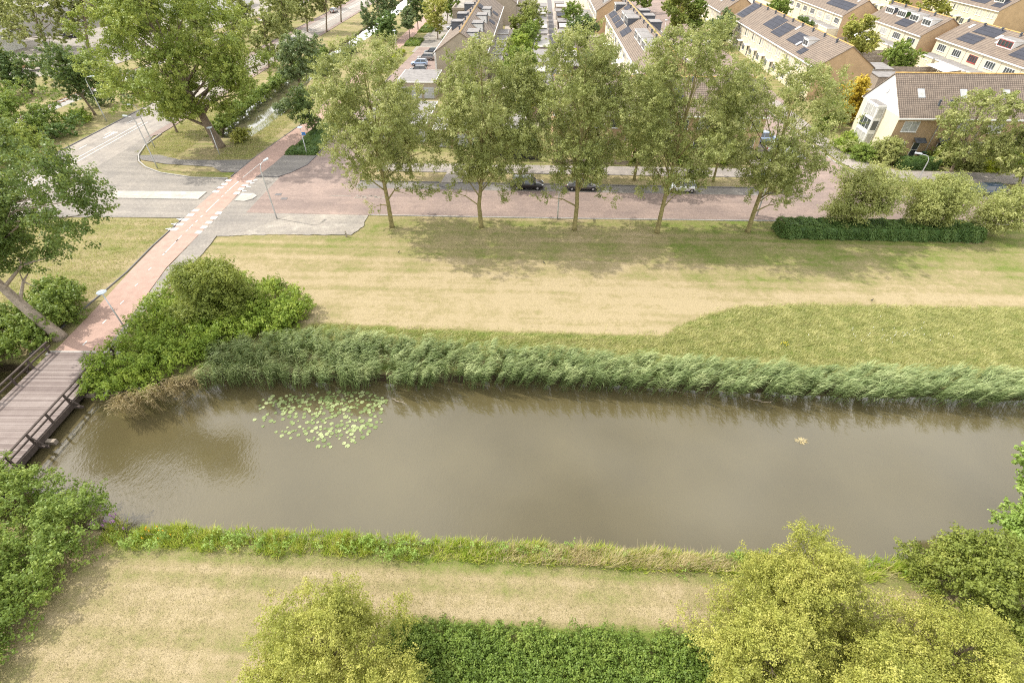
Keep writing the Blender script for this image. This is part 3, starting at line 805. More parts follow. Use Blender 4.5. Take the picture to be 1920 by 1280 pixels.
outline_tree('dark_tree', 'dark green tree leaning over the railway bushes', (178, 215), 65, 165, 88, 175, 'leaf_dark', 12000, .33, 34, 201, 'oval', (1.0, 1.7), .22)
outline_tree('roadside_tree', 'tall tree on the west side of the main road, cut by the picture edge', (-84, 84), -120, 40, 165, 330, 'leaf_mid', 30000, .28, 50, 202, 'oval', (1.2, 2.1), .35, 14, ground=True, zmin=2)
outline_tree('roadside_tree', 'dark tree beside the lorry trailer at the yard edge', (-104, 108), -70, 40, 90, 190, 'leaf_dark', 16000, .36, 40, 203, 'oval', (1.2, 2.0), .3, 10, ground=True, zmin=2)
outline_tree('roadside_tree', 'low bright tree on the main road verge by the large bankside crown', (-78, 74), -60, 55, 235, 360, 'leaf_poplar', 16000, .26, 30, 204, 'oval', (1.1, 1.8), .25, 10, ground=True, zmin=1.0)
outline_tree('yard_tree', 'broad tree over the yard entrance at the far corner', (90, 92), -25, 145, -60, 78, 'leaf_street', 20000, .42, 44, 205, 'oval', (1.6, 2.6), .38, 14)
outline_tree('yard_tree', 'tree with a straight dark trunk beside the black car', (166, 90), 110, 215, -90, 30, 'leaf_street', 15000, .42, 36, 206, 'oval', (1.5, 2.4), .36, 10)
outline_tree('willow_tree', 'bushy grey-green tree on the ditch bank before the street tree', (-50.0, 113), 536, 612, 62, 150, 'leaf_bluish', 15000, .32, 36, 207, 'oval', (.9, 1.5), .2, 8, ground=True, zmin=2.6)
outline_tree('cycle_path_tree', 'small dark tree beside the blue sign on the cycle path', (588, 248), 538, 600, 160, 235, 'leaf_dark', 8000, .27, 22, 208, 'oval', (.7, 1.2), .14, 8)
outline_tree('round_tree', 'large round grey-green tree over the far ditch', (-46.5, 172), 668, 752, -45, 82, 'leaf_bluish', 16000, .42, 44, 209, 'oval', (1.3, 2.2), .35, 10, ground=True, zmin=1.0)
outline_tree('dark_bush', 'dark rounded bush at the foot of the round grey-green tree', (-43.3, 164), 705, 755, 25, 92, 'leaf_hedge', 9000, .36, 24, 210, 'oval', (1.1, 1.8), .2, 6, ground=True, zmin=.5)
outline_tree('path_tree', 'slender tree in a planted bed beside the far cycle path', (769, 76), 752, 778, 12, 52, 'leaf_bluish', 5000, .36, 18, 211, 'oval', (.8, 1.3), .14, 6)
outline_tree('path_tree', 'darker slender tree behind the first planted bed', (784, 56), 765, 797, -12, 38, 'leaf_dark', 5500, .36, 18, 212, 'oval', (.9, 1.4), .15, 6)
outline_tree('yellow_tree', 'yellowish tree in front of the left terrace', (821, 74), 797, 845, -8, 56, 'leaf_yellow', 8000, .34, 26, 213, 'oval', (1.0, 1.6), .17, 8)
outline_tree('court_tree', 'tree behind the yellowish one, over parked cars', (838, 45), 822, 866, -40, 25, 'leaf_mid', 8000, .4, 24, 214, 'oval', (1.1, 1.8), .17, 6)
for i, (b, l, r_, t_, bo, lab) in enumerate((((505, 126), 455, 545, 22, 104, 'near'), ((541, 88), 500, 565, -20, 62, 'second'), ((577, 60), 545, 610, -45, 36, 'third'), ((613, 60), 590, 640, -60, 18, 'fourth'), ((640, 42), 622, 660, -60, 8, 'fifth'))):
    outline_tree('avenue_tree', {'near': 'airy avenue tree nearest the big poplar along the main road', 'second': 'avenue tree right behind the one beside the big poplar', 'third': 'third avenue tree from the poplar, thin dark trunk on the road',
                  'fourth': 'fourth avenue tree from the poplar, bare trunk on yellow grass', 'fifth': 'farthest avenue tree in view, trunk beside the far parked car'}[lab], b, l, r_, t_, bo, 'leaf_street', 9000, .42, 30, 220 + i, 'oval', (1.2, 2.0), .24, 9,
                 group='avenue trees along the main road')
# belt of trees between the main road and the railway
bt = tree('belt_tree', 'loose pale tree of the railway belt behind the big poplar', 'tree', (-80, 128), 11, 3.2, 3.2, 2.4, 10.5, .36, 'leaf_street', 'bark', 10000, 26, 240, 'oval', (1.2, 2.0), .2, 8, 'trees of the railway belt')
for (x, y, s, rt, lab) in ((-83, 141, 1.1, 1., 'railway belt tree, second from the poplar'), (-79, 152, .9, 2., 'railway belt tree, third from the poplar'), (-84, 166, 1.15, 3.1, 'railway belt tree, fourth from the poplar'),
                       (-80, 182, 1.0, 4., 'railway belt tree, fifth from the poplar'), (-84, 200, 1.2, 5., 'railway belt tree, sixth from the poplar'), (-80, 221, 1.1, .5, 'railway belt tree at the top edge of the picture'), (-92, 240, 1.3, 1.7, 'railway belt tree farthest along the line')):
    copy_thing(bt, (x, y, 0), rt, lab, s)
for (x, y, s, lab) in ((-101, 150, 1.3, 'tree at the yard fence behind the poplar crown'), (-104, 172, 1.4, 'tree at the yard fence farther back'), (-128, 176, 1.5, 'tree beside the grey yard building'), (-148, 158, 1.4, 'tree at the far yard corner')):
    copy_thing(bt, (x, y, 0), s * 3, lab, s, 'trees round the yard')

# bushes along the railway belt
def bush(name, label, cat, clumps, leaf, mat, n, seed, loc=(0, 0), group=None, spray=.3, per=26, shell=.22, up=.5, thin=1.0):
    rng = np.random.default_rng(seed)
    root = thing(name, label, cat, (loc[0], loc[1], 0), 0, group)
    cl = [(c[0] - loc[0], c[1] - loc[1], *c[2:]) for c in clumps]
    V, F, t = crown_leaves(rng, cl, n, leaf, per, spray, up, shell, thin)
    keep = V.reshape(-1, 4, 3)[:, :, 2].min(1) > -.6
    V = V.reshape(-1, 4, 3)[keep].reshape(-1, 3); t = t[keep]
    link('foliage', np_mesh('foliage', V, np.arange(len(V)).reshape(-1, 4), M[mat], t), root)
    return root
rb = np.random.default_rng(9)
for i, (x, y, s, m_, lab) in enumerate(((-80, 84, 2.0, 'leaf_hedge', 'dark bush on the main road verge, nearest the dark tree'), (-82, 92, 1.8, 'leaf_bramble', 'bright bush between the dark tree and the road'), (-84, 101, 2.2, 'leaf_bluish', 'grey-green bush beside the railway'),
            (-81, 107, 1.9, 'leaf_bramble', 'bush below the left edge of the poplar crown'), (-88, 118, 2.4, 'leaf_bluish', 'wide bush between railway and poplar'), (-104, 118, 2.6, 'leaf_bramble', 'bush in front of the lorry trailer'),
            (-86, 76, 2.6, 'leaf_mid', 'bush at the verge under the roadside tree'), (-107, 130, 2.4, 'leaf_bluish', 'low bush behind the lorry trailer'), (-100, 92, 2.5, 'leaf_mid', 'bush between the railway and the yard'))):
    cl = [(x + rb.normal(0, s * .9), y + rb.normal(0, s * .9), rb.uniform(.3, s * .7), s * .7, s * .7, s * .6) for _ in range(9)]
    bush('roadside_bush', lab, 'bush', cl, .28, m_, 5000, 300 + i, (x, y), 'bushes along the railway')

# broad feathery trees over the clipped hedge, and trees before the end house
outline_tree('feathery_tree', 'feathery pale tree over the near end of the clipped hedge', (37.3, 56.8), 1566, 1706, 326, 440, 'leaf_locust', 30000, .17, 40, 401, 'vase', (.7, 1.25), .16, 16, ground=True, zmin=1.7, group='feathery trees over the hedge', spray=.55, shell=.3)
outline_tree('feathery_tree', 'widest feathery pale tree over the middle of the clipped hedge', (46.2, 56.7), 1700, 1820, 336, 450, 'leaf_locust', 32000, .17, 44, 402, 'vase', (.7, 1.25), .17, 16, ground=True, zmin=1.7, group='feathery trees over the hedge', spray=.55, shell=.3)
outline_tree('feathery_tree', 'yellower feathery tree past the far end of the hedge', (54.5, 56.2), 1822, 1935, 362, 445, 'leaf_locust', 18000, .17, 34, 403, 'vase', (.7, 1.2), .16, 14, ground=True, zmin=1.2, group='feathery trees over the hedge', spray=.55, shell=.3)
outline_tree('footpath_tree', 'light leaning tree in front of the brown house facade', (1782, 322), 1745, 1900, 168, 300, 'leaf_street', 16000, .24, 44, 404, 'oval', (.8, 1.4), .19, 16, 'bark', 'trees before the end house', shell=.3)
outline_tree('footpath_tree', 'light tree at the picture edge before the brown house', (1908, 350), 1850, 2010, 185, 335, 'leaf_street', 18000, .24, 44, 405, 'oval', (.8, 1.4), .2, 16, 'bark', 'trees before the end house', shell=.3)

# bottom: yellow-green shrubs near the camera
def near_tree(label, x, y, rx, ry, z0, z1, n, seed, mat='leaf_yellow', leaf=.082, shape='dome', k=95, cs=(.42, .95), group='yellow-green trees on the near lawn', name='maple_tree', extra=()):
    return tree(name, label, 'tree', (x, y), z1, rx, ry, z0, z1, leaf, mat, 'bark', int(n * 1.25), k, seed, shape, cs, .13, 40, group, spray=.26, trunk_h=z1 * .8, shell=.36, extra=extra, per=40)
near_tree('yellow-green tree standing alone on the near lawn', -8.8, 7.9, 3.9, 3.3, 1.2, 6.7, 120000, 501)
near_tree('broad yellow-green tree at the water edge with a pointed top', 15.0, 11.9, 3.7, 2.9, 1.0, 6.0, 95000, 502)
near_tree('yellow-green tree beside the ground cover bed', 11.7, 8.5, 3.6, 3.0, 1.0, 5.9, 88000, 503)
near_tree('yellow-green tree at the bottom edge, in front of its twin', 16.2, 7.0, 4.2, 3.0, 1.0, 5.8, 98000, 504)
near_tree('yellow-green tree in the bottom corner', 20.6, 9.0, 3.9, 3.1, 1.0, 5.4, 84000, 505)
near_tree('dark green tree between the yellow-green trees and the willow', 25.4, 12.6, 3.4, 3.0, .8, 5.6, 76000, 506, 'leaf_hawthorn', .12, group=None, name='dark_shrub_tree', k=50)
near_tree('drooping bright green willow at the picture edge by the water', 31.8, 15.4, 4.4, 3.6, 1.0, 8.0, 90000, 507, 'leaf_willow', .17, 'oval', 50, (.8, 1.4), None, 'willow_tree')

# hawthorn dome and bramble thicket between footway and reeds
rb = np.random.default_rng(31)
cl = []
for _ in range(105):
    a = rb.random() * 6.28; t = rb.random(); rr_ = math.sqrt(rb.random())
    cl.append((-29.3 + math.cos(a) * rr_ * 3.9 * (1 - .5 * t), 36.6 + math.sin(a) * rr_ * 3.2 * (1 - .5 * t), .8 + t * 4.6, .8, .8, .5))
bush('hawthorn_bush', 'big domed hawthorn rising out of the bramble by the footway', 'bush', cl, .16, 'leaf_hawthorn', 60000, 601, (-29, 37), spray=.4)
cl = []
poly = [(-35.5, 27.0), (-36.2, 31), (-36.4, 35), (-35.8, 40.5), (-33.5, 43.0), (-29, 42.6), (-24.5, 40.6), (-21.2, 38.0), (-21.0, 35.6), (-24, 33.5), (-27.5, 30.5), (-29.8, 27.2), (-33.0, 26.0)]
def inside(x, y, P):
    c = False; j = len(P) - 1
    for i in range(len(P)):
        if (P[i][1] > y) != (P[j][1] > y) and x < (P[j][0] - P[i][0]) * (y - P[i][1]) / (P[j][1] - P[i][1]) + P[i][0]: c = not c
        j = i
    return c
while len(cl) < 260:
    x = rb.uniform(-37, -20); y = rb.uniform(26, 44)
    if inside(x, y, poly): cl.append((x, y, rb.uniform(.2, 1.5), rb.uniform(.6, 1.1), rb.uniform(.6, 1.1), rb.uniform(.5, .85)))
bush('bramble_thicket', 'bright green bramble thicket between the footway and the reeds', 'thicket', cl, .165, 'leaf_bramble', 125000, 602, (-30, 34), spray=.3, per=22)
# bank bushes west of the bridge
cl = [(rb.uniform(-52, -43.4), rb.uniform(23.5, 34.5), rb.uniform(.2, 2.2), rb.uniform(.8, 1.3), rb.uniform(.8, 1.3), rb.uniform(.6, 1.0)) for _ in range(80)]
cl = [c for c in cl if c[0] < -44.6 or c[1] > 30.5 or c[2] < .5]
bush('bank_thicket', 'green thicket on the bank at the open side of the bridge', 'thicket', cl, .2, 'leaf_mid', 62000, 603, (-47, 29), spray=.3)
cl = [(-45.6 + rb.normal(0, 1.3), 36.2 + rb.normal(0, 1.2), rb.uniform(.4, 2.2), 1.0, 1.0, .8) for _ in range(26)]
bush('shrub', 'dark shrub behind the trunk of the leaning tree', 'bush', cl, .2, 'leaf_mid', 24000, 604, (-45.6, 36.2), spray=.3)
# near bank: big bush mass in the bottom corner
cl = []
poly = [(-44, 19.2), (-36, 18.6), (-32.6, 18.2), (-29.3, 17.0), (-26.2, 15.8), (-25.2, 15.0), (-25.9, 13.8), (-26.4, 12.2), (-26.8, 9.5), (-26.6, 5), (-44, 5)]
while len(cl) < 380:
    x = rb.uniform(-44, -24); y = rb.uniform(5, 22)
    if inside(x, y, poly):
        d = min(1, max(0.25, (-23.5 - x) / 5))
        cl.append((x, y, rb.uniform(.2, .9 + 1.5 * d), rb.uniform(.6, 1.2), rb.uniform(.6, 1.2), rb.uniform(.5, .9)))
bush('shrub_bank', 'dense mixed shrubs filling the near bank below the bridge', 'bush', cl, .15, 'leaf_mid', 200000, 605, (-34, 14), spray=.3)
cl = [(-36.6 + rb.normal(0, 1.0), 18.0 + rb.normal(0, .6), rb.uniform(.6, 1.9), .8, .8, .6) for _ in range(22)]
bush('shrub', 'pale bright shrub reaching over the near end of the bridge', 'bush', cl, .17, 'leaf_bramble', 15000, 606, (-36.6, 18.0), spray=.3)
# ground cover bed at the bottom
cl = [(rb.uniform(-7.2, 12.5), rb.uniform(5.0, 10.2), rb.uniform(.1, .45), rb.uniform(.5, .8), rb.uniform(.5, .8), rb.uniform(.25, .45)) for _ in range(820)]
gcv = bush('ground_cover', 'knee-high leafy green ground cover bed at the bottom edge', 'ground cover', cl, .105, 'leaf_cover', 260000, 607, (2, 8), spray=.2, thin=.3)
gcv['kind'] = 'stuff'
# ditch-side tufts of rank growth
for i, (x0, y0, x1, y1, m_, lab) in enumerate(((-47.8, 98, -47.6, 102, 'leaf_bluish', 'tall grey-green growth on the path side of the ditch'), (-49.8, 82.6, -47.6, 84.6, 'leaf_yellow', 'yellowish weeds at the head of the ditch'), (-54.6, 85.5, -55.9, 104, 'leaf_mid', 'rank green growth on the poplar side of the ditch'),
              (-55.8, 104, -56.2, 124, 'leaf_mid', 'green growth along the middle of the ditch'), (-56.5, 124, -56, 150, 'leaf_mid', 'green growth along the far ditch bank'), (-49.4, 122, -48.8, 150, 'leaf_bluish', 'growth on the path side of the far ditch'))):
    L_ = math.hypot(x1 - x0, y1 - y0); k = int(L_ * 1.5) + 3
    cl = [(x0 + (x1 - x0) * q / k + rb.normal(0, .5), y0 + (y1 - y0) * q / k, rb.uniform(.2, .9), .9, .9, .8) for q in range(k)]
    bush('ditch_growth', lab, 'bank plants', cl, .24, m_, int(1700 * L_ ** .8), 620 + i, ((x0 + x1) / 2, (y0 + y1) / 2), 'growth along the ditch', up=.8)

# ------------------------------------------------------------------ clipped hedges
def hedge(name, label, x0, x1, y0, y1, h, mat, n, leaf=.12, seed=1, group=None, cat='hedge', rot=0.0, taper=.12):
    rng = np.random.default_rng(seed)
    cx, cy = (x0 + x1) / 2, (y0 + y1) / 2; a, b = (x1 - x0) / 2, (y1 - y0) / 2
    root = thing(name, label, cat, (cx, cy, 0), rot, group)
    A = np.array([2 * b * h, 2 * b * h, 2 * a * h, 2 * a * h, 4 * a * b]); f = rng.choice(5, n, p=A / A.sum())
    u = rng.random(n); v = rng.random(n)
    pos = np.zeros((n, 3)); nr = np.zeros((n, 3))
    for k in range(5):
        s = f == k
        if k < 2: pos[s] = np.stack([np.full(s.sum(), a * (1 if k else -1)), (2 * u[s] - 1) * b, v[s] * h], 1); nr[s, 0] = 1 if k else -1
        elif k < 4: pos[s] = np.stack([(2 * u[s] - 1) * a, np.full(s.sum(), b * (1 if k == 3 else -1)), v[s] * h], 1); nr[s, 1] = 1 if k == 3 else -1
        else: pos[s] = np.stack([(2 * u[s] - 1) * a, (2 * v[s] - 1) * b, np.full(s.sum(), h)], 1); nr[s, 2] = 1
    sh = 1 - taper * (pos[:, 2] / h) ** 2
    pos[:, 0] *= 1 - (1 - sh) * min(1, b / a); pos[:, 1] *= sh
    lump = .10 * np.sin(pos[:, 0] * 2.1 + pos[:, 1]) + .07 * np.sin(pos[:, 0] * 5.3 + 1.0 + pos[:, 2] * 3)
    pos += nr * (lump + rng.normal(-.02, .07, n))[:, None]
    pos[:, 2] = np.maximum(pos[:, 2], .02)
    nrm = unit(nr * .7 + rng.normal(0, .55, (n, 3)) + np.array([0, 0, .3]))
    V, F = leaf_quads(pos, nrm, leaf * rng.uniform(.7, 1.4, n), rng)
    t = np.clip(rng.random(n) * .7 + lump * 1.2, 0, 1)
    core = MB().box(-a * .9, a * .9, -b * .82, b * .82, 0, h * .9)
    V2 = np.concatenate([V, np.array(core.v)]); F2 = np.concatenate([F, np.array(core.f) + len(V)]); t2 = np.concatenate([t, np.zeros(6)])
    link('foliage', np_mesh('foliage', V2, F2, M[mat], t2), root)
    return root
hedge('clipped_hedge', 'long dark clipped hedge under the feathery trees', 29.6, 53.0, 54.2, 57.0, 1.5, 'leaf_hedge', 52000, .14, 700, taper=.2)
hedge('clipped_hedge', 'dark clipped box hedge in the end house front garden', 54.6, 60.2, 75.6, 77.2, 1.5, 'leaf_hedge', 9000, .15, 701)
hedge('low_hedge', 'low green bed around the blue-signed lamp', -39.0, -34.3, 77.6, 80.6, .5, 'leaf_hedge', 7000, .14, 702)
hedge('low_hedge', 'low green bed strip beside the cycle path under the first tree', -38.6, -34.3, 80.8, 92, .5, 'leaf_hedge', 12000, .14, 703)
hedge('low_hedge', 'narrow green hedge dividing cycle path and parking court', -36.2, -34.6, 128, 150, .9, 'leaf_lime', 10000, .2, 704)
hedge('low_hedge', 'small green bed under the slender path tree', -36.6, -32.4, 157, 166, .6, 'leaf_mid', 5000, .2, 705)
hedge('low_hedge', 'small green bed under the darker path tree', -36.2, -32.0, 176, 190, .6, 'leaf_mid', 6000, .2, 706)
hedge('low_hedge', 'green bed under the yellowish tree', -26.4, -22.6, 152, 160, .5, 'leaf_mid', 5000, .2, 707)
hedge('garden_hedge', 'bright lime clipped hedge between the back gardens', 79.5, 88, 118, 120, 1.6, 'leaf_lime', 9000, .2, 708)
hedge('garden_hedge', 'dark hedge behind the parked black car', -9.5, -1.5, 78.4, 80.2, 2.0, 'leaf_dark', 9000, .18, 709)
# ------------------------------------------------------------------ blades: reeds, meadow, bank weeds
def blades(rng, base, dirs, length, width, droop, segs=3):
    """curved ribbons: base (n,3), start directions (n,3), droop pulls them down along their length"""
    n = len(base)
    d = unit(dirs); side = unit(np.cross(d, np.array([0, 0, 1.0])) + rng.normal(0, .25, (n, 3)))
    P = [base]; cur = base; dd = d.copy()
    for i in range(segs):
        cur = cur + dd * (length / segs)[:, None]; P.append(cur)
        dd = unit(dd + np.array([0, 0, -1.0]) * droop[:, None])
    rows = []
    for i, p in enumerate(P):
        wd = width * (1 - (i / segs) ** 1.5 * .92) * .5
        rows += [p - side * wd[:, None], p + side * wd[:, None]]
    V = np.stack(rows, 1).reshape(-1, 3); k = 2 * (segs + 1)
    b = np.arange(n)[:, None] * k
    F = np.concatenate([b + np.array([2 * i, 2 * i + 1, 2 * i + 3, 2 * i + 2]) for i in range(segs)], 1).reshape(-1, 4)
    return V, F
def join(parts):
    Vs, Fs, Ts, o = [], [], [], 0
    for V, F, t in parts:
        Vs.append(V); Fs.append(F + o); Ts.append(t); o += len(V)
    return np.concatenate(Vs), np.concatenate(Fs), np.concatenate(Ts)

def reed_bed(name, label, x0, x1, front, back, mat, dens, hmin, hmax, seed, wind=(1.0, -.35), leafn=8, wl=(.4, .75), ww=(.03, .055)):
    rng = np.random.default_rng(seed)
    # stems stand in tufts that the wind bends together
    L_ = x1 - x0; per = 6; nt_ = int(L_ * 5.5 * dens / per)
    tx = rng.uniform(x0, x1, nt_); f = lerp_poly(tx, front); bk = lerp_poly(tx, back)
    keep = rng.random(nt_) < (bk - f) / 5.5; tx, f, bk = tx[keep], f[keep], bk[keep]
    ty = f + (bk - f) * rng.random(len(tx))
    ti = np.repeat(np.arange(len(tx)), per); n = len(ti)
    x = tx[ti] + rng.normal(0, .14, n); y = ty[ti] + rng.normal(0, .14, n)
    t = np.clip((ty[ti] - f[ti]) / (bk - f)[ti], 0, 1)
    tuft = np.clip(rng.normal(0, .6, len(tx)), -1.2, 1.2)[ti]
    h = (hmin + (hmax - hmin) * (1 - .45 * t)) * rng.uniform(.86, 1.08, n) * (1 + .09 * tuft)
    gust = .22 + .07 * np.sin(x * .7 + y * .5) + .08 * rng.normal(0, .6, len(tx))[ti]
    lean = np.stack([wind[0] * gust + rng.normal(0, .06, n), wind[1] * gust + rng.normal(0, .06, n) - .22 * np.clip(.25 - t, 0, 1), np.ones(n)], 1)
    tang = rng.normal(0, .35, len(tx))[ti]
    z0 = np.where(t < .36, -.85, np.where(t < .5, -.35, -.05))
    base = np.stack([x, y, z0], 1)
    parts = []
    V, F = blades(rng, base, lean, h - z0, np.full(n, .03), np.full(n, .06), 3)
    tint = np.repeat(np.clip(.15 + .2 * rng.random(n), 0, 1), 3)
    parts.append((V, F, tint))
    d = unit(lean)
    for k in range(leafn):
        fr = .38 + .62 * (k + rng.random(n)) / leafn
        p = base + d * ((h - z0) * fr)[:, None]
        ang = tang + rng.normal(0, .38, n)
        wx, wy = wind
        hx = wx * np.cos(ang) - wy * np.sin(ang); hy = wx * np.sin(ang) + wy * np.cos(ang)
        dr = np.stack([hx, hy, rng.uniform(.55, 1.5, n)], 1)
        ln = rng.uniform(wl[0], wl[1], n) * (.75 + .35 * (h / hmax))
        V, F = blades(rng, p, dr, ln, rng.uniform(ww[0], ww[1], n), rng.uniform(.22, .55, n), 2 if k % 2 else 3)
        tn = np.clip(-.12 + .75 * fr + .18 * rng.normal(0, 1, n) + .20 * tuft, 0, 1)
        parts.append((V, F, np.repeat(tn, 2 if k % 2 else 3)))
    V, F, tint = join(parts)
    return tag(link(name, np_mesh(name, V, F, M[mat], tint)), label, 'reeds', kind='stuff')
rf = [(-30, 27.2), (-26, 28.2), (-20, 28.2), (-11, 28.5), (-4, 29.0), (5, 29.1), (13, 28.9), (24, 28.6), (60, 29.1)]
rbk = [(-30, 30.2), (-26, 32.6), (-20, 34.0), (-12, 33.4), (-4, 32.7), (5, 32.3), (13, 31.5), (24, 31.2), (60, 31.1)]
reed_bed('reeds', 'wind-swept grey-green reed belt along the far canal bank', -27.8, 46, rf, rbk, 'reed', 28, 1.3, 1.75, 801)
reed_bed('dry_reeds', 'patch of dry tan reed stems under the bramble thicket', -32.0, -26.8, [(-32, 24.6), (-30, 24.8), (-28, 26.6), (-26.5, 28.0)], [(-32, 25.6), (-30, 26.4), (-28, 28.0), (-26.5, 29.2)], 'reed_dry', 60, 1.1, 1.7, 802, wind=(.35, -.9), leafn=4, wl=(.3, .6))

def grass_field(name, label, n, sampler, mat, lmin, lmax, seed, wind=(.6, .1), width=(.02, .05), cat='grass', spread=.5, droop=(.1, .35), zb=-.08):
    rng = np.random.default_rng(seed)
    x, y = sampler(rng, n); n = len(x)
    tuft = np.sin(x * 2.3 + np.sin(y * 1.9) * 2) * np.sin(y * 2.9 + x * .7)
    ln = rng.uniform(lmin, lmax, n) * (1 + .35 * tuft)
    d = np.stack([wind[0] * .5 + rng.normal(0, spread, n), wind[1] * .5 + rng.normal(0, spread, n), np.ones(n)], 1)
    V, F = blades(rng, np.stack([x, y, np.full(n, zb)], 1), d, ln, rng.uniform(width[0], width[1], n), rng.uniform(droop[0], droop[1], n), 2)
    t = np.clip(.5 + .3 * rng.normal(0, 1, n) + .18 * tuft, 0, 1)
    return tag(link(name, np_mesh(name, V, F, M[mat], np.repeat(t, 2))), label, cat, kind='stuff')
edge = [(-40, 36.1), (-20, 36.1), (-4, 35.5), (9, 35.5), (12.5, 35.8), (15.7, 38.0), (19, 39.8), (23.6, 40.7), (32, 41.2), (80, 41.6)]
def s_meadow(rng, n):
    x = rng.uniform(-20.5, 52, n * 3); y = rng.uniform(31, 41.5, n * 3)
    k = (y < lerp_poly(x, edge) + .3 * wob(x * 2, y) + rng.normal(0, .35, len(x))) & (y > lerp_poly(x, rbk) - .6)
    k &= ~((x < 12) & (rng.random(len(x)) < .35))
    return x[k][:n], y[k][:n]
grass_field('meadow_grass', 'long uncut yellow-green meadow grass behind the reeds', 140000, s_meadow, 'meadow', .14, .46, 811, (1.1, .35))
def s_bank(rng, n):
    k = n // 14; cx = rng.uniform(-26.5, 24, k); u = rng.random(k)
    ok = rng.random(k) < .35 + .65 * np.clip(.5 + .6 * np.sin(cx * 1.1 + 1.5 * np.sin(cx * .43)) + .3 * np.sin(cx * 3.1), 0, 1); cx, u = cx[ok], u[ok]; k = len(cx)
    li = np.repeat(np.arange(k), 14)
    x = cx[li] + rng.normal(0, .10, len(li))
    lo = np.full(len(li), 14.0); hi = lerp_poly(x, CANAL_NEAR) + .2
    return x, lo + (hi - lo) * u[li] ** .75 + rng.normal(0, .10, len(li)) + .12 * wob(x * 1.6, lo)
grass_field('bank_weeds', 'rank bright green weeds edging the near bank', 56000, s_bank, 'weeds', .2, .62, 812, (.35, .1), (.02, .045), 'weeds', .42, (.1, .4))
rb = np.random.default_rng(55)
cl = []
for _ in range(75):
    x = rb.choice([rb.uniform(-26, -6), rb.uniform(-12, 6), rb.uniform(6, 23)], p=[.55, .25, .20])
    cl.append((x, rb.uniform(14.0, 15.1), rb.uniform(.1, .55), rb.uniform(.2, .5), rb.uniform(.2, .4), rb.uniform(.2, .4)))
bw = bush('leafy_weeds', 'leafy lime green weed clumps along the near bank', 'weeds', cl, .10, 'leaf_willow', 9000, 640, (-5, 14.5), spray=.16, per=14)
bw['kind'] = 'stuff'
def s_straw(rng, n):
    x = np.concatenate([rng.normal(3.5, 3.2, n // 2), rng.normal(9.5, 2.4, n // 3), rng.uniform(-20, 22, n // 6)])
    lo = 14.05; hi = lerp_poly(x, CANAL_NEAR) + .1
    return x, lo + (hi - lo) * rng.random(len(x))
grass_field('straw_grass', 'tall straw-coloured dry grass on the near bank', 8000, s_straw, 'straw', .32, .95, 813, (.5, .1), (.012, .032), 'grass', .32, (.05, .25))
def s_turfN(rng, n):
    x = rng.uniform(-29, 14, n); y = rng.uniform(5.5, 14, n)
    k = ~((y < 10.6) & (x > -7.3)); return x[k], y[k]
grass_field('turf_blades', 'short dry grass blades of the near lawn', 45000, s_turfN, 'turfblade', .04, .11, 814, (.2, 0), (.015, .03), 'grass', .9, (.1, .4), -.05)
def s_rough(rng, n):
    x = rng.uniform(-64, -43.9, n * 2); y = rng.uniform(74, 100, n * 2)
    k = (x < -43.9) & (y > 75.3 + .0 * x) & (np.abs(x + 52.6) > 3.2) & (x > -63.3)
    k &= ~((x < -57) & (y < 77.2))
    x2 = rng.uniform(-62, -44.2, n); y2 = rng.uniform(34, 55.6, n)
    return np.concatenate([x[k], x2]), np.concatenate([y[k], y2])
grass_field('rough_grass', 'uncut dry verge grass west of the cycle path', 30000, s_rough, 'meadow', .12, .36, 815, (.4, .1), (.02, .05))

# flowers on the bank
def flowers(name, label, cat, pts, mat, r=.045, h=(.5, .9), seed=1):
    rng = np.random.default_rng(seed); mb = MB()
    for x, y in pts:
        z = rng.uniform(*h)
        mb.tube([(x, y, -.1), (x + rng.normal(0, .04), y, z)], [.012, .008], 4, 1)
        for q in range(5):
            zz = z - q * r * 1.2; a = rng.random() * 6.28
            mb.lathe([(r * .3, -r), (r, 0), (r * .3, r)], (x + math.cos(a) * r * .6, y + math.sin(a) * r * .6, zz), 5)
    o = mb.build(name, [M[mat], M['leaf_bramble']])
    return tag(o, label, cat, kind='stuff')
rb = np.random.default_rng(77)
flowers('flower_clump', 'purple flower spikes at the water edge beside the shrub bank', 'flowers', [(-26.0 + rb.normal(0, .45), 15.4 + rb.normal(0, .3)) for _ in range(14)], 'flower_purple', .035, (.6, 1.1), 1)
flowers('flower_clump', 'orange-yellow flowers among the near bank weeds', 'flowers', [(-23.0 + rb.normal(0, .7), 14.9 + rb.normal(0, .25)) for _ in range(9)], 'flower_orange', .03, (.45, .8), 2)
flowers('flower_clump', 'scattered white umbels in the uncut meadow', 'flowers', [(33.5 + rb.normal(0, 3.0), 36.5 + rb.normal(0, .7)) for _ in range(34)], 'flower_white', .022, (.3, .5), 3)
flowers('flower_clump', 'single yellow flower clump in the uncut meadow', 'flowers', [(23.0 + rb.normal(0, .2), 34.8 + rb.normal(0, .15)) for _ in range(10)], 'flower_yellow', .025, (.3, .45), 4)

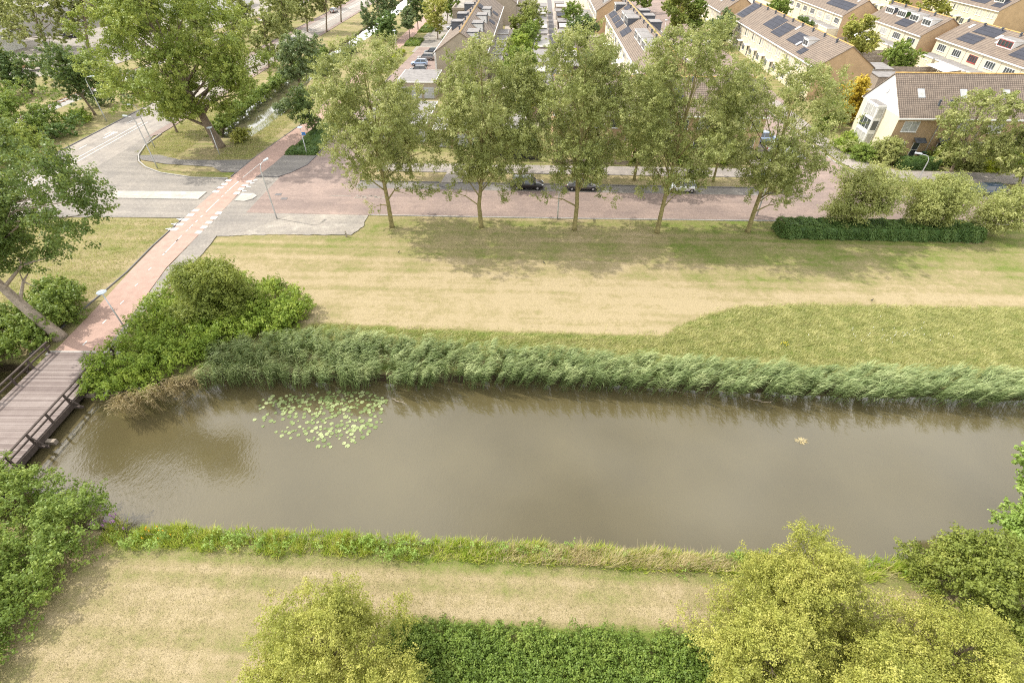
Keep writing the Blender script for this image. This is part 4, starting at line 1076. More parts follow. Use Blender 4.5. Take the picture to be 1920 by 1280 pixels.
# ------------------------------------------------------------------ water lilies: 290 pads, four meshes shared between them
def lily_mesh(seed):
    r = random.Random(seed); n = 14; vs = [(0, 0, .004)]; fs = []
    gap = .22
    for i in range(n + 1):
        a = gap + (2 * math.pi - 2 * gap) * i / n
        q = 1 + r.uniform(-.06, .06)
        vs.append((math.cos(a) * q, math.sin(a) * q * .94, r.uniform(.0, .07)))
    for i in range(n): fs.append((0, i + 1, i + 2))
    return np.array(vs), np.array(fs)
lm = []
for s_ in range(6):
    V, F = lily_mesh(s_)
    lm.append(np_mesh('lily_pad', V, F, M['lily'], np.full(len(F), .05 + .17 * s_)))
rng = np.random.default_rng(41)
pads = []
zone = [(468, 796), (496, 742), (560, 738), (640, 732), (700, 736), (728, 750), (722, 790), (700, 810), (660, 838), (606, 846), (560, 830), (500, 806)]
tries = 0
while len(pads) < 290 and tries < 60000:
    tries += 1
    px, py = rng.uniform(468, 732), rng.uniform(733, 848)
    if not inside(px, py, zone): continue
    dd = math.hypot((px - 610) / 120, (py - 770) / 70)
    x, y = G(px, py, -.79); rad = rng.uniform(.085, .215)
    cl_ = .5 + .5 * math.sin(x * 2.6 + 1.2 * math.sin(y * 2.1)) * math.sin(y * 3.3 + .8 * math.sin(x * 1.7))
    if rng.random() > math.exp(-1.1 * dd * dd) * (.25 + 1.0 * cl_) * (3.2 if py < 762 else 1.0): continue
    if any((x - a) ** 2 + (y - b_) ** 2 < (.72 * (rad + c)) ** 2 for a, b_, c, _, _ in pads): continue
    pads.append((x, y, rad, px, py))
for i, (x, y, rad, px, py) in enumerate(pads):
    o = link('lily_pad', lm[int(rng.integers(0, 6))], None, (x, y, -.785 + .001 * (i % 9)), rng.random() * 6.28)
    o.scale = (rad, rad, rad)
    near_reeds = py < 757
    tag(o, 'lily pad in the crowded strip right under the reeds' if near_reeds else 'pale lily pad floating in the open part of the patch', 'lily pad',
        'lily pads crowded under the reeds' if near_reeds else 'lily pads in the open part of the patch')

# floating tangle of plants
rng = np.random.default_rng(12)
fx, fy = G(1502, 826, -.8)
n = 160
a = rng.random(n) * 6.28; r_ = rng.random(n) ** .7 * .30
V, F = blades(rng, np.stack([fx + np.cos(a) * r_ * 1.2, fy + np.sin(a) * r_ * .7, np.full(n, -.80)], 1), np.stack([np.cos(a), np.sin(a), np.full(n, .25)], 1), rng.uniform(.08, .26, n), np.full(n, .03), np.full(n, .12), 2)
tag(link('floating_tangle', np_mesh('floating_tangle', V, F, M['straw'], np.repeat(rng.random(n), 2))), 'small pale tangle of plants floating alone on the water', 'floating plants')
# snags at the reed edge
for (px, py, sd, lab) in ((1262, 735, 2, 'bare twig lying in the water below the bright gap in the reeds'), (745, 752, 3, 'forked bare twig in the water beside the lily patch'), (1420, 752, 4, 'pale twigs floating at the reed edge before the floating tangle')):
    x, y = G(px, py, -.78); r = random.Random(sd); mb = MB()
    p = Vector((x - .5, y + .25, -.72)); d = Vector((1, -.4, 0))
    for k in range(5):
        q = p + Vector((d.x * .28 + r.uniform(-.08, .08), d.y * .28 + r.uniform(-.1, .1), r.uniform(-.03, .06)))
        mb.tube([p, q], [.03 - k * .004, .026 - k * .004], 5)
        mb.tube([q, q + Vector((r.uniform(-.2, .3), r.uniform(-.25, .2), .1))], [.018, .008], 4); p = q
    tag(mb.build('driftwood_twig', M['palebark']), lab, 'twig')

# ------------------------------------------------------------------ bridge
A_, B_ = Vector((-39.2, 31.2)), Vector((-38.6, 13.0))
bl = (B_ - A_).length; brot = math.atan2(B_.y - A_.y, B_.x - A_.x) + math.pi / 2       # local -Y runs along the bridge
br = thing('footbridge', 'wooden plank footbridge with dark handrails over the canal', 'bridge', (A_.x, A_.y, 0), brot)
BW = 2.85
mb = MB()
k = int(bl / .2)
for i in range(k):
    mb.box(-BW, BW, -(i + 1) * .2 + .012, -i * .2, .05 + .004 * math.sin(i * 2.1), .13 + .004 * math.sin(i * 2.1))
mb.build('deck', M['deck'], br)
for sx in (-1, 1):
    mb = MB()
    mb.box(sx * BW - .10, sx * BW + .10, -bl, 0, -.42, .045); mb.build('beam', M['darkwood'], br)
    mb = MB()
    mb.box(sx * (BW - .02) - .07, sx * (BW - .02) + .07, -bl, .3, 1.02, 1.12); mb.build('handrail', M['darkwood'], br)
    mb = MB()
    mb.box(sx * (BW - .02) - .04, sx * (BW - .02) + .04, -bl, .3, .56, .68); mb.build('lower_rail', M['darkwood'], br)
    for q in range(10):
        yy = -.1 - q * 1.95
        mb = MB(); mb.box(sx * (BW + .02) - .06, sx * (BW + .02) + .06, yy - .07, yy + .07, -.45, 1.0)
        if q % 2 == 1: mb.tube([(sx * (BW + .75), yy, -.25), (sx * (BW + .05), yy, .82)], [.055, .055], 6); mb.box(min(sx * BW, sx * (BW + .85)), max(sx * BW, sx * (BW + .85)), yy - .08, yy + .08, -.42, -.25)
        mb.build('rail_post', M['darkwood'], br)
for yy in (-4.4, -9.2, -14):
    mb = MB(); mb.box(-BW - .75, BW + .75, yy - .16, yy + .16, -.78, -.43)
    for sx in (-2.2, 0, 2.2): mb.tube([(sx, yy, -2.6), (sx, yy, -.78)], [.16, .16], 10)
    mb.build('pier', M['wood'], br)
mb = MB(); mb.box(-BW - .4, BW + .4, -.25, .25, -1.6, .04); mb.build('abutment', M['concrete'], br)

# ------------------------------------------------------------------ lamps, signs, small street furniture
def disc_lamp(label, x, y, h=3.9, sign=False):
    r = thing('street_lamp', label, 'street lamp', (x, y, 0), 0, 'lamps with a disc top')
    MB().tube([(0, 0, -.1), (0, 0, .9), (0, 0, h - .12)], [.075, .07, .045], 10).build('lamp_post', M['steel'], r, smooth=True)
    MB().lathe([(.05, -.16), (.13, -.10), (.40, -.02), (.42, .02), (.36, .06), (.10, .10), (.02, .11)], (0, 0, h), 20).build('lamp_head', M['lampdisc'], r, smooth=True)
    if sign:
        mb = MB(); mb.box(.06, .62, -.015, .015, h - 1.15, h - .72); mb.build('sign_plate', M['bluesign'], r)
    return r
disc_lamp('disc-topped lamp post by the bridge at the bramble thicket', -38.0, 35.0, 3.9)
disc_lamp('disc-topped lamp post in front of the thick poplar trunk', -44.7 - 4.6, 77.0, 4.2)
disc_lamp('disc-topped lamp post with a blue sign in the low green bed', -35.6, 77.7, 4.2, True)
disc_lamp('disc-topped lamp post standing far along the cycle path', -37.4, 152, 4.6)
disc_lamp('disc-topped lamp post in the residential court behind the white dormers', 36.5, 168, 5.0)
def arm_lamp(label, x, y, h, ang, reach=1.1, group='tall lamps with a curved arm', mat='steel'):
    r = thing('street_lamp', label, 'street lamp', (x, y, 0), ang, group)
    pts = [(0, 0, -.1), (0, 0, 1.2), (0, 0, h - .9)]; rs = [.095, .085, .06]
    for i in range(1, 7):
        a = math.pi / 2 * i / 6
        pts.append((reach * .55 * (1 - math.cos(a)), 0, h - .9 + .8 * math.sin(a))); rs.append(.05 - .002 * i)
    pts.append((reach, 0, h - .06)); rs.append(.035)
    MB().tube(pts, rs, 10).build('lamp_post', M[mat], r, smooth=True)
    mb = MB(); mb.prism([(reach - .1, -.1), (reach + .62, -.13), (reach + .72, 0), (reach + .62, .13), (reach - .1, .1)], h - .10, h + .04, 'z')
    mb.build('lamp_head', M['lampdisc'], r)
    return r
arm_lamp('tall curved lamp post between crossing and first street tree', -32.0, 56.6, 7.0, math.radians(78))
arm_lamp('lamp post crossing the trunk of the fifth street tree', 28.6, 59.9, 6.6, math.radians(95))
arm_lamp('white curved lamp post behind the feathery trees', 51.0, 66.4, 5.6, math.radians(150))
arm_lamp('curved lamp post on the small grass tongue at the bell mouth', -56.2, 71.6, 7.4, math.radians(168))
arm_lamp('lamp post at the kerb where link path meets the main road', -61.4, 79.7, 6.6, math.radians(180), .7)
arm_lamp('thin lamp post on the railway side verge of the main road', -77.6, 92.0, 7.5, math.radians(0), 1.2)
arm_lamp('thin grey lamp post on the lawn edge by the middle street tree', 3.3, 58.1, 5.5, math.radians(90), .8)
bo = thing('bollard', 'short wooden bollard at the corner of the lawn', 'bollard', (-22.0, 52.6, 0))
MB().lathe([(.1, -.1), (.1, .62), (.09, .68), (.04, .70)], n=12).build('bollard_post', M['wood'], bo)
MB().lathe([(.103, .50), (.103, .58)], n=12).build('reflector_band', M['white'], bo)
for (px, py, lab) in ((522, 365, 'dark square manhole cover nearer the crossing'), (533, 373, 'dark square manhole cover below its twin in the street')):
    x, y = G(px, py)
    mb = MB(); mb.box(-.42, .42, -.3, .3, .0, .05)
    for q in range(5): mb.box(-.36 + q * .16, -.28 + q * .16, -.24, .24, .05, .056)
    tag(mb.build('manhole_cover', M['kerbdark'], None, (x, y, 0)), lab, 'manhole cover')
sp = thing('traffic_sign', 'thin sign pole on the kerb behind the fifth street tree', 'sign', (31.2, 67.6, 0))
MB().tube([(0, 0, -.1), (0, 0, 2.4)], [.03, .03], 8).build('pole', M['steel'], sp)
mb = MB(); mb.box(-.25, .25, -.035, -.02, 1.95, 2.4); mb.build('sign_plate', M['bluesign'], sp)

# birds on the lawn
def bird(label, px, py, rot):
    x, y = G(px, py); mb = MB()
    mb.tube([(-.26, 0, .16), (-.16, 0, .17), (-.05, 0, .18), (.06, 0, .2), (.12, 0, .25), (.17, 0, .30), (.215, 0, .30), (.27, 0, .285)], [.012, .035, .075, .07, .045, .042, .03, .006], 8)
    for s in (-.03, .03): mb.tube([(0, s, .14), (.01, s, 0)], [.01, .008], 4)
    o = mb.build('bird', M['black'], None, (x, y, -.02), rot, smooth=True); o.scale = (.72, .72, .72)
    tag(o, label, 'bird', 'birds on the lawn')
bird('small black bird on the dry lawn above the meadow edge', 1634, 564, .4)
bird('small black bird on the lawn under the second street tree', 1020, 494, 2.4)
bird('small black bird on the lawn between first and second street trees', 748, 474, 1.1)

# ------------------------------------------------------------------ cars
_cp = {}
def paint(name, c):
    if name not in _cp:
        m, t, b = new_mat('car_paint_' + name)
        b.inputs['Base Color'].default_value = rgb(c); b.inputs['Roughness'].default_value = .28
        b.inputs['Metallic'].default_value = .35; b.inputs['Coat Weight'].default_value = .7; b.inputs['Coat Roughness'].default_value = .06
        _cp[name] = m
    return _cp[name]
def car(label, x, y, rot, colour, L=4.3, W=1.78, H=1.48, style='hatch', z=.03, group=None):
    r = thing('parked_car', label, 'car', (x, y, z), rot, group)
    h = L / 2; hb = H * .60
    if style == 'suv': hb = H * .58
    # side outline stations from tail to nose: x, lower z, shoulder z, deck z, half width
    st = [(-h, .42, .62, .74 * hb / .89, .80), (-h + .10, .30, .74, .93 * hb, .92), (-h * .80, .24, .80, hb, .98), (-h * .40, .22, .82, hb, 1.0), (0, .22, .80, hb * .985, 1.0), (h * .38, .22, .78, hb * .97, 1.0),
          (h * .68, .24, .72, hb * .88, .97), (h * .90, .28, .64, hb * .76, .90), (h - .05, .32, .56, hb * .64, .80), (h, .40, .52, hb * .58, .70)]
    vs, fs = [], []
    for (sx, z0, zs, zd, wf) in st:
        w = W / 2 * wf
        vs += [(sx, -w * .90, z0), (sx, -w, z0 + .14), (sx, -w * 1.0, zs), (sx, -w * .93, zd), (sx, -w * .5, zd + .035), (sx, 0, zd + .045),
               (sx, w * .5, zd + .035), (sx, w * .93, zd), (sx, w, zs), (sx, w, z0 + .14), (sx, w * .90, z0)]
    k = 11
    for i in range(len(st) - 1):
        for j in range(k - 1): fs.append((i*k+j, (i+1)*k+j, (i+1)*k+j+1, i*k+j+1))
        fs.append((i*k+k-1, (i+1)*k+k-1, (i+1)*k, i*k))
    fs += [tuple(range(k)), tuple(range((len(st)-1)*k, len(st)*k))[::-1]]
    pm_ = paint(colour[0], colour[1])
    MB().add(vs, fs).build('body', pm_, r, smooth=True)
    # greenhouse
    rear = {'hatch': -h + .12, 'suv': -h + .14, 'sedan': -h * .62, 'wagon': -h + .12}[style]
    rr_ = {'hatch': -h + .55, 'suv': -h + .42, 'sedan': -h * .36, 'wagon': -h + .45}[style]
    fr, ff = h * .18, h * .52
    wb, wt = W / 2 * .925, W / 2 * .72
    zb, zt = hb * .97, H
    def q(a, b_, c, d): return [a, b_, c, d]
    gl = MB()
    bl_, tl = (rear, zb), (rr_, zt - .05)
    # glass all round
    pts = {'rl': (rear, -wb, zb), 'rr': (rear, wb, zb), 'fl': (ff, -wb, zb), 'fr': (ff, wb, zb), 'trl': (rr_, -wt, zt - .05), 'trr': (rr_, wt, zt - .05), 'tfl': (fr, -wt, zt - .04), 'tfr': (fr, wt, zt - .04)}
    order = ['rl', 'rr', 'fr', 'fl', 'trl', 'trr', 'tfr', 'tfl']
    V8 = [pts[o] for o in order]
    MB().add([V8[i] for i in (0, 3, 7, 4)] + [V8[i] for i in (1, 2, 6, 5)], [(0, 1, 2, 3), (7, 6, 5, 4)]).build('side_windows', M['glass'], r)
    MB().add([V8[i] for i in (3, 2, 6, 7)], [(0, 1, 2, 3)]).build('windscreen', M['glass'], r)
    MB().add([V8[i] for i in (1, 0, 4, 5)], [(0, 1, 2, 3)]).build('rear_window', M['glass'], r)
    rf_ = MB()
    xs = [rr_ - .05, rr_ + .15, (rr_ + fr) / 2, fr - .12, fr + .05]
    n0 = []
    for i, sx in enumerate(xs):
        e = .03 if i in (0, 4) else 0
        for wy, zz in ((-wt * 1.02, zt - .055), (-wt * .8, zt - .01 - e), (0, zt + .01 - e), (wt * .8, zt - .01 - e), (wt * 1.02, zt - .055)): n0.append((sx, wy, zz))
    ff_ = [(i*5+j, (i+1)*5+j, (i+1)*5+j+1, i*5+j+1) for i in range(4) for j in range(4)]
    rf_.add(n0, ff_).build('roof', pm_, r, smooth=True)
    pl = MB()
    for s in (-1, 1):
        for (x0, x1) in ((ff, fr), (rear, rr_)):
            pl.tube([(x0, s * wb, zb), (x1, s * wt, zt - .045)], [.055, .045], 6)
        mx_ = (ff + rear) / 2 - .05; pl.tube([(mx_, s * wb * 1.005, zb), (mx_ - .03, s * wt * 1.01, zt - .045)], [.05, .04], 6)
        if style in ('suv', 'wagon'): x2 = rear + .75; pl.tube([(x2, s * wb * 1.005, zb), (x2 + .1, s * wt * 1.01, zt - .045)], [.06, .05], 6)
    pl.build('pillars', pm_, r)
    for sx in (-h * .62, h * .64):
        for s in (-1, 1):
            wy = s * (W / 2 - .10)
            tm = MB()
            prof = [(.16, -.10), (.29, -.10), (.325, -.07), (.325, .07), (.29, .10), (.16, .10)]
            n = 18
            vs = [(sx + rr2 * math.cos(2*math.pi*a/n), wy + yy, .32 + rr2 * math.sin(2*math.pi*a/n)) for rr2, yy in prof for a in range(n)]
            fs = [(i*n+a, i*n+(a+1) % n, (i+1)*n+(a+1) % n, (i+1)*n+a) for i in range(len(prof)-1) for a in range(n)]
            wh = tm.add(vs, fs).build('wheel', M['rubber'], r)
            rm = MB()
            rm.tube([(sx, wy - .085, .32), (sx, wy + .085, .32)], [.19, .19], 16)
            for a in range(5):
                ca, sa = math.cos(a * 1.2566), math.sin(a * 1.2566)
                rm.tube([(sx, wy + s * .09, .32), (sx + .17 * ca, wy + s * .095, .32 + .17 * sa)], [.03, .022], 5)
            rm.build('rim', M['rim'], wh)
    for s in (-1, 1):
        mb = MB(); mb.add([(h - .06, s * W * .22, .60 * hb / .89), (h - .20, s * W * .41, .63 * hb / .89), (h - .34, s * W * .435, .74 * hb / .89), (h - .14, s * W * .25, .70 * hb / .89),
                           (h + .01, s * W * .22, .60 * hb / .89), (h - .10, s * W * .43, .63 * hb / .89), (h - .30, s * W * .455, .76 * hb / .89), (h - .09, s * W * .25, .72 * hb / .89)],
                          [(0, 1, 2, 3), (4, 7, 6, 5), (0, 4, 5, 1), (1, 5, 6, 2), (2, 6, 7, 3), (3, 7, 4, 0)]); mb.build('headlight', M['lens'], r)
        mb = MB(); mb.box(-h - .005, -h + .16, s * W * .36 - .10, s * W * .36 + .10, hb * .68, hb * .95); mb.build('tail_light', M['redlens'], r)
        mb = MB(); mb.prism([(ff - .30, zb + .0), (ff - .12, zb + .02), (ff - .14, zb + .16), (ff - .28, zb + .15)], s * W * .47, s * W * .56, 'y'); mb.build('wing_mirror', pm_, r)
    mb = MB(); mb.box(h - .04, h + .012, -.26, .26, .40, .52); mb.build('grille', M['black'], r)
    mb = MB(); mb.box(-h - .012, -h + .02, -.26, .26, .52, .64); mb.build('number_plate', M['lens'], r)
    return r
BLK = ('black', (.012, .012, .014)); DGR = ('dark_grey', (.075, .07, .072)); WHT = ('white', (.75, .75, .75)); SIL = ('silver', (.50, .52, .55)); LBL = ('light_blue', (.36, .46, .62)); TAU = ('taupe', (.24, .21, .19)); NAV = ('navy', (.03, .05, .085)); ANT = ('anthracite', (.045, .05, .058))
car('glossy black suv parked in the street bay behind the second tree', -.7, 67.0, 0, BLK, 4.55, 1.86, 1.66, 'suv')
car('dark grey saloon parked behind the middle street tree', 6.9, 67.0, 0, DGR, 4.6, 1.8, 1.44, 'sedan')
car('white hatchback parked beside the fourth street tree', 20.6, 67.0, math.pi, WHT, 3.9, 1.72, 1.5, 'hatch')
car('silver car nearest the street in the side street bays', 39.8, 79.0, .05, SIL, 4.3, 1.78, 1.46, 'hatch')
car('pale grey car between the silver and the blue car', 39.0, 82.2, .04, WHT, 4.2, 1.76, 1.48, 'hatch')
car('light blue van-like car farthest back in the side street bays', 38.2, 86.4, .03, LBL, 4.4, 1.82, 1.75, 'suv')
car('dark navy car parked before the brown end house', 61.6, 67.6, math.pi, NAV, 4.5, 1.8, 1.44, 'wagon')
car('light blue hatchback in the parking court behind the first tree', -28.2, 135.6, math.pi, LBL, 4.1, 1.75, 1.52, 'hatch')
car('taupe hatchback behind the light blue one in the parking court', -27.6, 141.4, math.pi, TAU, 4.4, 1.8, 1.58, 'suv')
car('anthracite car last in the parking court line', -27.0, 148.0, math.pi, ANT, 4.4, 1.78, 1.5, 'hatch')
car('dark roofed car half hidden by the flat garage roof', -27.4, 129.4, math.pi, DGR, 4.2, 1.76, 1.46, 'hatch')
car('black estate car in the industrial yard', -137, 165, math.pi, BLK, 4.8, 1.85, 1.5, 'wagon')
car('dark green car parked beside the main road under avenue trees', -73.2, 212, math.pi / 2, TAU, 4.4, 1.8, 1.5, 'hatch')
car('white car driving on the main road past the avenue trees', -68.0, 160, -math.pi / 2, WHT, 4.5, 1.8, 1.5, 'wagon')
car('black car in the residential court nearest the white dormers', 35.2, 163, math.pi / 2, BLK, 4.5, 1.8, 1.5, 'wagon')
car('dark blue van behind the terrace ridge in the residential court', 34.2, 176, math.pi / 2, NAV, 4.9, 1.9, 1.95, 'suv')
car('silver car farther along the residential court', 34.4, 190, math.pi / 2, SIL, 4.4, 1.8, 1.5, 'hatch')
car('black car at the far end of the residential court', 34.0, 202, math.pi / 2, BLK, 4.4, 1.8, 1.5, 'hatch')
car('blue car under the round court trees', 45.4, 166, 0.3, LBL, 4.3, 1.78, 1.5, 'hatch')
car('white car by the cream terrace under the court trees', 48.0, 160, 0.3, WHT, 4.3, 1.78, 1.5, 'hatch')
car('white van seen behind the top of the poplar', -125, 200, 1.3, WHT, 5.2, 2.0, 2.2, 'suv')
car('silver car parked behind the left terrace court tree', -26.0, 182, math.pi, SIL, 4.3, 1.78, 1.5, 'hatch')
car('white car parked farther in the left court', -25.5, 190, math.pi, WHT, 4.3, 1.78, 1.5, 'hatch')

# lorry trailer in the yard
tr = thing('lorry_trailer', 'flatbed lorry trailer with rusty side boards in the yard', 'trailer', (-119, 127, 0), math.radians(32))
mb = MB(); mb.box(-4.5, 4.5, -1.25, 1.25, 1.05, 1.25); mb.build('loading_floor', M['wood'], tr)
mb = MB(); mb.box(-4.5, 4.5, -1.31, -1.25, 1.0, 1.62); mb.build('side_board', M['rust'], tr)
mb = MB(); mb.box(-4.5, 4.5, 1.25, 1.31, 1.0, 1.62); mb.build('side_board', M['rust'], tr)
mb = MB(); mb.box(4.5, 4.62, -1.3, 1.3, 1.0, 3.0); mb.build('headboard', M['green_bin'], tr)
mb = MB(); mb.box(-4.3, 4.3, -.5, .5, .7, 1.0); mb.build('chassis', M['black'], tr)
for xx in (-3.4, -2.3, 3.2):
    for s in (-1, 1):
        MB().tube([(xx, s * .95, .5), (xx, s * 1.25, .5)], [.5, .5], 18).build('wheel', M['rubber'], tr)
# railway line in the belt
rl = thing('railway_track', 'single railway track hidden among the bushes beside the main road', 'railway', (-94, 150, 0))
MB().prism([(-1.9, -.05), (-1.3, .22), (1.3, .22), (1.9, -.05)], -130, 150, 'y').build('ballast', M['concrete'], rl)
mb = MB()
for k in range(230): mb.box(-1.2, 1.2, -128 + k * 1.2 - .12, -128 + k * 1.2 + .12, .2, .28)
o = mb.build('sleepers', M['darkwood'], rl); o['kind'] = 'stuff'
for s in (-.72, .72):
    mb = MB(); mb.box(s - .035, s + .035, -130, 150, .27, .42); mb.build('rail', M['rust'], rl)
# ------------------------------------------------------------------ houses
_wc = {}
ROT = {'-y': 0.0, '-x': -math.pi / 2, '+x': math.pi / 2, '+y': math.pi}
def window_meshes(w, h, cols, rows, frame, glass, sill=True):
    key = (round(w, 2), round(h, 2), cols, rows, frame, glass, sill)
    if key not in _wc:
        mb = MB(); f = .07
        mb.box(-w/2, w/2, -.05, .02, -h/2, -h/2 + f); mb.box(-w/2, w/2, -.05, .02, h/2 - f, h/2)
        mb.box(-w/2, -w/2 + f, -.05, .02, -h/2 + f, h/2 - f); mb.box(w/2 - f, w/2, -.05, .02, -h/2 + f, h/2 - f)
        for i in range(1, cols):
            x = -w/2 + w * i / cols; mb.box(x - .035, x + .035, -.045, .02, -h/2 + f, h/2 - f)
        for j in range(1, rows):
            z = -h/2 + h * j / rows
            for i in range(cols): mb.box(-w/2 + w * i / cols + .04, -w/2 + w * (i+1) / cols - .04, -.04, .02, z - .03, z + .03)
        if sill: mb.box(-w/2 - .06, w/2 + .06, -.12, .0, -h/2 - .07, -h/2 - .002)
        fm = mb.mesh('window', M[frame])
        mb = MB(); mb.box(-w/2 + .03, w/2 - .03, -.018, .012, -h/2 + .03, h/2 - .03)
        _wc[key] = (fm, mb.mesh('pane', M[glass]))
    return _wc[key]
def put_window(root, side, x, y, z, w, h, cols=1, rows=1, frame='white', glass='glass', sill=True, name='window'):
    fm, pm_ = window_meshes(w, h, cols, rows, frame, glass, sill)
    l = root.location
    o = link(name, fm, root, (x - l.x, y - l.y, z), ROT[side])
    link('pane', pm_, o)
    return o

def house_shell(name, label, x0, x1, y0, y1, eave, ridge, axis, side_mat, end_mat, roof_mat, over=.32, gable_white=False, group=None, ridge_mat='ridge'):
    root = thing(name, label, 'house', ((x0 + x1) / 2, (y0 + y1) / 2, 0), 0, group)
    cx, cy = root.location.x, root.location.y
    a, b = (x1 - x0) / 2, (y1 - y0) / 2
    mb = MB()
    if axis == 'y':
        mb.add([(-a, -b, -.1), (-a, b, -.1), (-a, b, eave), (-a, -b, eave)], [(0, 3, 2, 1)][::1], 0)
        mb.add([(a, -b, -.1), (a, b, -.1), (a, b, eave), (a, -b, eave)], [(0, 1, 2, 3)], 0)
        for s in (-1, 1):
            f = (0, 1, 2, 3, 4) if s < 0 else (4, 3, 2, 1, 0)
            mb.add([(-a, s*b, -.1), (a, s*b, -.1), (a, s*b, eave), (0, s*b, ridge), (-a, s*b, eave)], [f], 1)
    else:
        mb.add([(-a, -b, -.1), (a, -b, -.1), (a, -b, eave), (-a, -b, eave)], [(0, 1, 2, 3)], 0)
        mb.add([(-a, b, -.1), (a, b, -.1), (a, b, eave), (-a, b, eave)], [(3, 2, 1, 0)], 0)
        for s in (-1, 1):
            f = (4, 3, 2, 1, 0) if s < 0 else (0, 1, 2, 3, 4)
            mb.add([(s*a, -b, -.1), (s*a, b, -.1), (s*a, b, eave), (s*a, 0, ridge), (s*a, -b, eave)], [f], 1)
            if gable_white and s < 0:
                mb.add([(-a - .02, -b, eave - .15), (-a - .02, b, eave - .15), (-a - .02, b, eave), (-a - .02, 0, ridge), (-a - .02, -b, eave)], [(4, 3, 2, 1, 0)], 2)
    mb.build('wall', [M[side_mat], M[end_mat], M['white']], root)
    hw = a if axis == 'y' else b; hl = b if axis == 'y' else a
    sl = (ridge - eave) / hw; e = hw + over; ze = eave - over * sl; t = .14; g = .16
    mb = MB()
    prof = [(-e, ze), (0, ridge), (e, ze), (e, ze + t), (0, ridge + t * 1.25), (-e, ze + t)]
    mb.prism(prof, -hl - g, hl + g, 'y' if axis == 'y' else 'x'); mb.build('roof', M[roof_mat], root)
    mb = MB(); mb.prism([(-.16, ridge + .13), (0, ridge + .27), (.16, ridge + .13)], -hl - g - .02, hl + g + .02, 'y' if axis == 'y' else 'x'); mb.build('ridge_tiles', M[ridge_mat], root)
    for s in (-1, 1):
        mb = MB(); lo, hi = sorted((s * (e + .01), s * (e + .15)))
        if axis == 'y': mb.box(lo, hi, -hl - g, hl + g, ze - .10, ze + .10)
        else: mb.box(-hl - g, hl + g, lo, hi, ze - .10, ze + .10)
        mb.build('gutter', M['white'], root)
        mb = MB(); lo, hi = sorted((s * (hw + .003), s * (e - .02)))
        if axis == 'y': mb.box(lo, hi, -hl, hl, ze - .16, ze - .02)
        else: mb.box(-hl, hl, lo, hi, ze - .16, ze - .02)
        mb.build('soffit', M['white'], root)
    return dict(root=root, x0=x0, x1=x1, y0=y0, y1=y1, eave=eave, ridge=ridge, axis=axis, a=a, b=b, hw=hw, hl=hl, sl=sl, t=t)

def roof_pt(Hh, side, u, d):
    """point on the roof skin: u along the ridge (world), d metres in from the eave line (horizontal)"""
    z = Hh['eave'] + d * Hh['sl'] + Hh['t']
    r = Hh['root'].location
    if Hh['axis'] == 'y':
        x = (Hh['x0'] + d) if side == '-x' else (Hh['x1'] - d)
        return x - r.x, u - r.y, z
    y = (Hh['y0'] + d) if side == '-y' else (Hh['y1'] - d)
    return u - r.x, y - r.y, z
def roof_slab(Hh, side, u0, u1, d0, d1, name, mat, up=.09, thick=.05):
    A = roof_pt(Hh, side, u0, d0); B = roof_pt(Hh, side, u1, d0); C_ = roof_pt(Hh, side, u1, d1); D = roof_pt(Hh, side, u0, d1)
    vs = [(p[0], p[1], p[2] + up - thick) for p in (A, B, C_, D)] + [(p[0], p[1], p[2] + up) for p in (A, B, C_, D)]
    mb = MB().add(vs, [(0, 3, 2, 1), (4, 5, 6, 7), (0, 1, 5, 4), (1, 2, 6, 5), (2, 3, 7, 6), (3, 0, 4, 7)])
    return mb.build(name, M[mat], Hh['root'])
def skylight(Hh, side, u, d, w=.9, l=1.0, glass='curtain'):
    o = roof_slab(Hh, side, u - w/2, u + w/2, d, d + l, 'skylight', 'greyframe', .10, .12)
    A = roof_pt(Hh, side, u - w/2 + .1, d + .1); B = roof_pt(Hh, side, u + w/2 - .1, d + .1); C_ = roof_pt(Hh, side, u + w/2 - .1, d + l - .1); D = roof_pt(Hh, side, u - w/2 + .1, d + l - .1)
    MB().add([(p[0], p[1], p[2] + .108) for p in (A, B, C_, D)], [(0, 1, 2, 3)]).build('pane', M[glass], o)
def chimney(Hh, side, u, d, h=.7, w=.28):
    p = roof_pt(Hh, side, u, d); mb = MB()
    mb.box(p[0] - w/2, p[0] + w/2, p[1] - w/2, p[1] + w/2, p[2] - .4, p[2] + h * .6); mb.box(p[0] - w*.8, p[0] + w*.8, p[1] - w*.4, p[1] + w*.4, p[2] + h * .6 + .003, p[2] + h)
    mb.build('chimney', M['zinc'], Hh['root'])
